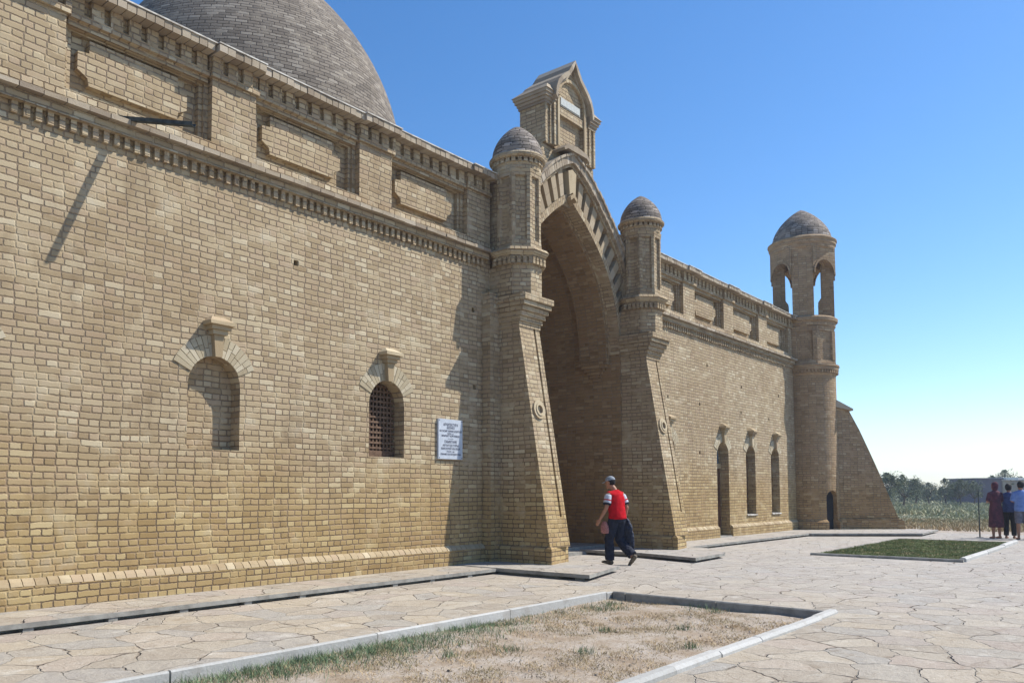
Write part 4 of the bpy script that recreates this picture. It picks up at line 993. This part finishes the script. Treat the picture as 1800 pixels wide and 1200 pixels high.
def red_man():
    R_ = empty('person', (14.80, 8.50, 0), 'person in a red short-sleeved jersey, grey cap and dark trousers walking into the portal', 'person')
    R_.rotation_euler.z = radians(-8); R_.scale = (1.05, 1.03, 1.03)      # local +y is where he walks: into the portal
    # local frame: x right, y forward, z up
    HIP = .93; lh, rh = Vector((-.095, 0, HIP)), Vector((.095, 0, HIP))
    lk, la = Vector((-.10, .13, .50)), Vector((-.10, .12, .09))           # standing leg, ahead
    rk, ra = Vector((.11, .03, .49)), Vector((.115, -.27, .17))           # trailing leg, heel lifted
    ch = Vector((0, .05, 1.38)); nk = Vector((0, .075, 1.50)); hd = Vector((-.015, .155, 1.635))
    ls, rs_ = Vector((-.19, .055, 1.41)), Vector((.19, .045, 1.41)); le, re = Vector((-.27, .05, 1.13)), Vector((.25, -.04, 1.13)); lw, rw = Vector((-.30, .19, .90)), Vector((.27, .03, .90))
    fdir = Vector((-.35, .9, -.22))
    b = MB()
    tube(b, [(0, 0, .86), (0, 0, .95), (0, .01, 1.08), (0, .03, 1.25), (0, .05, 1.38), (0, .06, 1.45)], [(.15, .10), (.165, .115), (.145, .10), (.165, .115), (.175, .11), (.09, .075)], 18)
    tube(b, [(0, .05, 1.42), nk, hd+Vector((0, -.02, -.06))], [.062, .055, .055], 12)
    for (h_, k_, a_) in ((lh, lk, la), (rh, rk, ra)): tube(b, [h_+Vector((0, 0, .03)), h_+(k_-h_)*.5, k_, k_+(a_-k_)*.35, a_], [.088, .075, .056, .056, .038], 12)
    for (s_, e_, w_) in ((ls, le, lw), (rs_, re, rw)): tube(b, [s_*.85+Vector((0, .01, .22)), s_, s_+(e_-s_)*.5, e_, e_+(w_-e_)*.4, w_], [.05, .056, .047, .038, .037, .026], 12)
    head(b, hd, fdir)
    hand(b, lw, (lw-le), (1, .2, 0)); hand(b, rw, (rw-re), (-1, .2, 0))
    remeshed(b, 'body', M['skin'], R_, .0075, 2)
    b = MB()
    tube(b, [(0, -.005, .905), (0, -.005, .93), (0, 0, 1.02), (0, .02, 1.15), (0, .03, 1.28), (0, .045, 1.38), (0, .055, 1.445), (0, .062, 1.475)],
         [(.205, .16), (.21, .165), (.195, .15), (.20, .145), (.212, .145), (.205, .13), (.135, .10), (.075, .072)], 24)
    for s_ in (ls, rs_): tube(b, [s_*.6+Vector((0, .015, .565)), s_+Vector((0, 0, -.008)), s_+Vector((s_.x*.12, 0, -.07))], [.055, .062, .064], 14)
    jo = remeshed(b, 'jersey', M['red'], R_, .012, 4); tj = bpy.data.textures.new('jersey folds', 'CLOUDS'); tj.noise_scale = .11; md = jo.modifiers.new('f', 'DISPLACE'); md.texture = tj; md.strength = .022; md.mid_level = .5; bake(jo)
    for (s_, e_) in ((ls, le), (rs_, re)):
        b = MB(); d = e_-s_; pp = [s_+d*.10, s_+d*.20, s_+d*.44, s_+d*.52, s_+d*.60, s_+d*.67, s_+d*.80]; rr = [.066, .073, .077, .078, .078, .078, .077]
        tube(b, pp, rr, 18, mi=[0, 0, 1, 0, 0, 2, 2]); b.build('sleeve', [M['white'], M['red'], M['navy']], R_, smooth=True, merge=True)
    b = MB()
    tube(b, [(0, 0, .84), (0, 0, .93), (0, 0, 1.0)], [(.175, .13), (.17, .125), (.155, .115)], 20)
    for (h_, k_, a_, q) in ((lh, lk, la, 1), (rh, rk, ra, 1.08)): tube(b, [h_+Vector((0, 0, .02)), h_+(k_-h_)*.5, k_, k_+(a_-k_)*.5, a_+Vector((0, 0, .005 if q == 1 else .03))], [.105*q, .10*q, .092*q, .092*q, .090*q], 16)
    o = remeshed(b, 'trousers', M['navy'], R_, .011, 2)
    tx = bpy.data.textures.new('folds', 'CLOUDS'); tx.noise_scale = .07; md = o.modifiers.new('f', 'DISPLACE'); md.texture = tx; md.strength = .03; md.mid_level = .5; bake(o)
    b = MB()       # loose jacket hanging at the right thigh
    tube(b, [(.17, -.02, .93), (.195, -.05, .84), (.205, -.08, .70), (.20, -.12, .52), (.19, -.16, .36), (.18, -.18, .26)], [(.04, .06), (.058, .10), (.062, .125), (.055, .13), (.045, .10), (.02, .05)], 18)
    o = remeshed(b, 'draped_jacket', M['navy2'], R_, .010, 2); md = o.modifiers.new('f', 'DISPLACE'); md.texture = tx; md.strength = .04; bake(o)
    b = MB()       # checked bag against the left thigh
    tube(b, [(-.215, .15, .86), (-.215, .15, .78), (-.215, .14, .68), (-.215, .14, .62)], [(.02, .05), (.04, .09), (.045, .10), (.03, .08)], 14, side=(1, 0, 0)); bg_ = remeshed(b, 'bag', M['bagm'], None, .008, 2)
    bg_.parent = None; bg_.location = R_.location; bg_.rotation_euler = R_.rotation_euler; bg_.scale = R_.scale
    tag(bg_, 'pinkish checked bag held beside the leg of the person in the red jersey', 'bag')
    b = MB(); u = Vector((0, 0, 1)); f = fdir.normalized(); s_ = f.cross(u).normalized(); u = s_.cross(f)
    rings = []
    for k in range(9):
        t = pi/2*k/8; rings.append([hd+u*(.035+.092*sin(t))+f*(cos(2*pi*j/20)*.104*cos(t*.97)-.008)+s_*sin(2*pi*j/20)*.087*cos(t*.97) for j in range(20)])
    b.loft(rings)
    br = []
    for (z, g_) in ((.036, 0), (.028, 0)): br.append([hd+u*(z-.014*max(0, cos(pi/2*(j-6)/6)))+f*(.085+.085*max(0, cos(pi/2*(j-6)/6)))+s_*(.078*sin(pi/2*(j-6)/6)) for j in range(13)])
    b.loft(br); b.build('cap', M['capcloth'], R_, smooth=False)
    b = MB(); rings = []
    for (z, r_) in ((-.075, .045), (-.05, .068), (0, .083), (.034, .086)): rings.append([hd+u*z+f*(-.018+cos(2*pi*j/20)*r_*1.08)*1.0+s_*sin(2*pi*j/20)*r_*1.0 for j in range(20)])
    rings = [[p-f*max(0, (p-hd).dot(f)-.02) for p in r_] for r_ in rings]; b.loft(rings); b.build('hair', M['hair'], R_, smooth=True)
    for (a_, d) in ((la, (0, 1, -.0)), (ra, (0, .62, -.78))):
        d = Vector(d).normalized(); b = MB(); n2 = Vector((1, 0, 0)).cross(d)
        if n2.z < 0: n2 = -n2
        c_ = a_-n2*.04
        tube(b, [c_-d*.075, c_-d*.05, c_+d*.02, c_+d*.11, c_+d*.175, c_+d*.195], [(.03, .03), (.042, .048), (.044, .048), (.05, .034), (.045, .024), (.02, .012)], 14, side=(1, 0, 0)); remeshed(b, 'shoe', M['shoe'], R_, .009, 1)
red_man()

def bystander(x, y, rz, label, h, top, bottom, dress=False, shorts=False, arms='down', hair=True, legsep=.1, covered=False):
    k = h/1.75; R_ = empty('person', (x, y, 0), label, 'person', 'group of visitors standing by the lawn'); R_.rotation_euler.z = rz
    b = MB(); V = lambda a: Vector(a)*k
    tube(b, [V((0, 0, .86)), V((0, 0, .96)), V((0, 0, 1.12)), V((0, 0, 1.3)), V((0, 0, 1.42)), V((0, 0, 1.47))], [(.15*k, .1*k), (.165*k, .11*k), (.14*k, .1*k), (.17*k, .11*k), (.16*k, .09*k), (.06*k, .06*k)], 14)
    tube(b, [V((0, 0, 1.44)), V((0, .01, 1.55))], [.055*k, .05*k], 10); head(b, V((0, .02, 1.63)), (0, 1, -.1), sc=k)
    E_ = {'down': ((.24, .0, 1.14), (.25, .06, .90)), 'fold': ((.25, .02, 1.15), (.12, .2, 1.12))}[arms]
    for q in (-1, 1):
        hp, kn, an = V((q*.09, 0, .92)), V((q*legsep, .01, .50)), V((q*legsep*1.1, 0, .08))
        tube(b, [hp, (hp+kn)/2, kn, kn+(an-kn)*.35, an], [.085*k, .075*k, .055*k, .055*k, .036*k], 10)
        tube(b, [an+Vector((0, -.05, -.045)), an+Vector((0, .04, -.05)), an+Vector((0, .16, -.06))], [.035, .04, .025], 10)
        s_, e_, w_ = V((q*.18, 0, 1.40)), V((q*E_[0][0], *E_[0][1:])), V((q*E_[1][0], *E_[1][1:]))
        tube(b, [s_, (s_+e_)/2, e_, w_], [.052*k, .045*k, .037*k, .025*k], 10); hand(b, w_, w_-e_, (-q, .1, 0))
    remeshed(b, 'body', M['skin'], R_, .013*k, 1)
    b = MB(); z0 = .80 if not dress else .34
    if dress: tube(b, [V((0, 0, .34)), V((0, 0, .6)), V((0, 0, .9)), V((0, 0, 1.12)), V((0, 0, 1.32)), V((0, 0, 1.44)), V((0, 0, 1.49))], [(.22*k, .20*k), (.215*k, .18*k), (.20*k, .15*k), (.165*k, .125*k), (.19*k, .13*k), (.15*k, .1*k), (.06*k, .06*k)], 18)
    else: tube(b, [V((0, 0, .84)), V((0, 0, .95)), V((0, 0, 1.12)), V((0, 0, 1.32)), V((0, 0, 1.43)), V((0, 0, 1.48))], [(.20*k, .15*k), (.20*k, .15*k), (.185*k, .135*k), (.20*k, .135*k), (.16*k, .1*k), (.07*k, .065*k)], 18)
    for q in (-1, 1):
        s_, e_, w_ = V((q*.175, 0, 1.40)), V((q*E_[0][0], *E_[0][1:])), V((q*E_[1][0], *E_[1][1:])); tube(b, [s_*.8+Vector((0, 0, .28*k)), s_, s_+(e_-s_)*.85, e_], [.06*k, .072*k, .066*k, .06*k], 12)
    remeshed(b, 'dress' if dress else 'shirt', M[top], R_, .016, 2)
    if not dress:
        b = MB(); tube(b, [V((0, 0, .82)), V((0, 0, .98))], [(.175*k, .13*k), (.165*k, .12*k)], 16)
        for q in (-1, 1):
            hp, kn, an = V((q*.095, 0, .92)), V((q*legsep, .01, .50)), V((q*legsep*1.1, 0, .09))
            pth = [hp, (hp+kn)/2, kn+Vector((0, 0, -.02))] if shorts else [hp, (hp+kn)/2, kn, (kn+an)/2, an]
            tube(b, pth, [.105*k, .10*k, .092*k] if shorts else [.105*k, .098*k, .085*k, .078*k, .072*k], 14)
        remeshed(b, 'shorts' if shorts else 'trousers', M[bottom], R_, .016, 2)
    b = MB(); hc = V((0, .02, 1.63)); rings = []
    for (z, r_) in ((-.09 if not covered else -.16, .06), (-.04, .088), (.03, .094), (.08, .082), (.115, .055), (.132, .02)): rings.append([hc+Vector((sin(2*pi*j/16)*r_, -.02+cos(2*pi*j/16)*r_*1.15, z))*1 for j in range(16)])
    rings = [[p-Vector((0, max(0, p.y-hc.y-.03), 0)) if (p.z-hc.z) < .07 else p for p in r_] for r_ in rings]
    b.loft(rings); b.build('headscarf' if covered else 'hair', M['maroon'] if covered else M['hair'], R_, smooth=True)
bystander(31.1, 4.13, radians(-40), 'person in a long dark maroon dress and headscarf, left end of the group of visitors', 1.80, 'maroon', None, dress=True, arms='fold', covered=True)
bystander(31.35, 3.80, radians(-100), 'person in dark blue shirt and black trousers, next to the maroon dress', 1.74, 'blue2', 'blackcl', arms='down')
bystander(30.9, 3.42, radians(-60), 'person in light blue shirt and grey shorts among the group of visitors', 1.82, 'blue', 'greycl', shorts=True, arms='fold')
bystander(31.3, 3.00, radians(-80), 'person in blue shirt and black shorts cut by the right edge of the picture', 1.78, 'blue', 'blackcl', shorts=True)
b = MB(); tube(b, [(0, 0, 0), (0, 0, .7), (0, 0, 1.52)], [.022, .018, .016], 8); tube(b, [(0, 0, -.01), (0, 0, .015)], [.11, .10], 12)
po = b.build('post', M['pipe']); po.location = (31.3, 4.62, 0); tag(po, 'thin black post standing just left of the person in the maroon dress', 'post')

# ------------------------------------------------------------------ air
b = MB(); b.box(-320, 950, -950, 950, -1.6, 19); hz = b.build('haze', M['dark'], merge=True); hz.data.materials.clear()
hm = bpy.data.materials.new('haze air'); hm.use_nodes = True; ht = hm.node_tree; ht.nodes.remove(ht.nodes['Principled BSDF'])
vp = ht.nodes.new('ShaderNodeVolumePrincipled'); vp.inputs['Color'].default_value = (.80, .88, 1.0, 1); vp.inputs['Density'].default_value = .0008; vp.inputs['Anisotropy'].default_value = .3
ht.links.new(vp.outputs[0], ht.nodes['Material Output'].inputs['Volume']); hz.data.materials.append(hm); tag(hz, kind='stuff', label='thin pale haze over the square and the field', cat='haze')
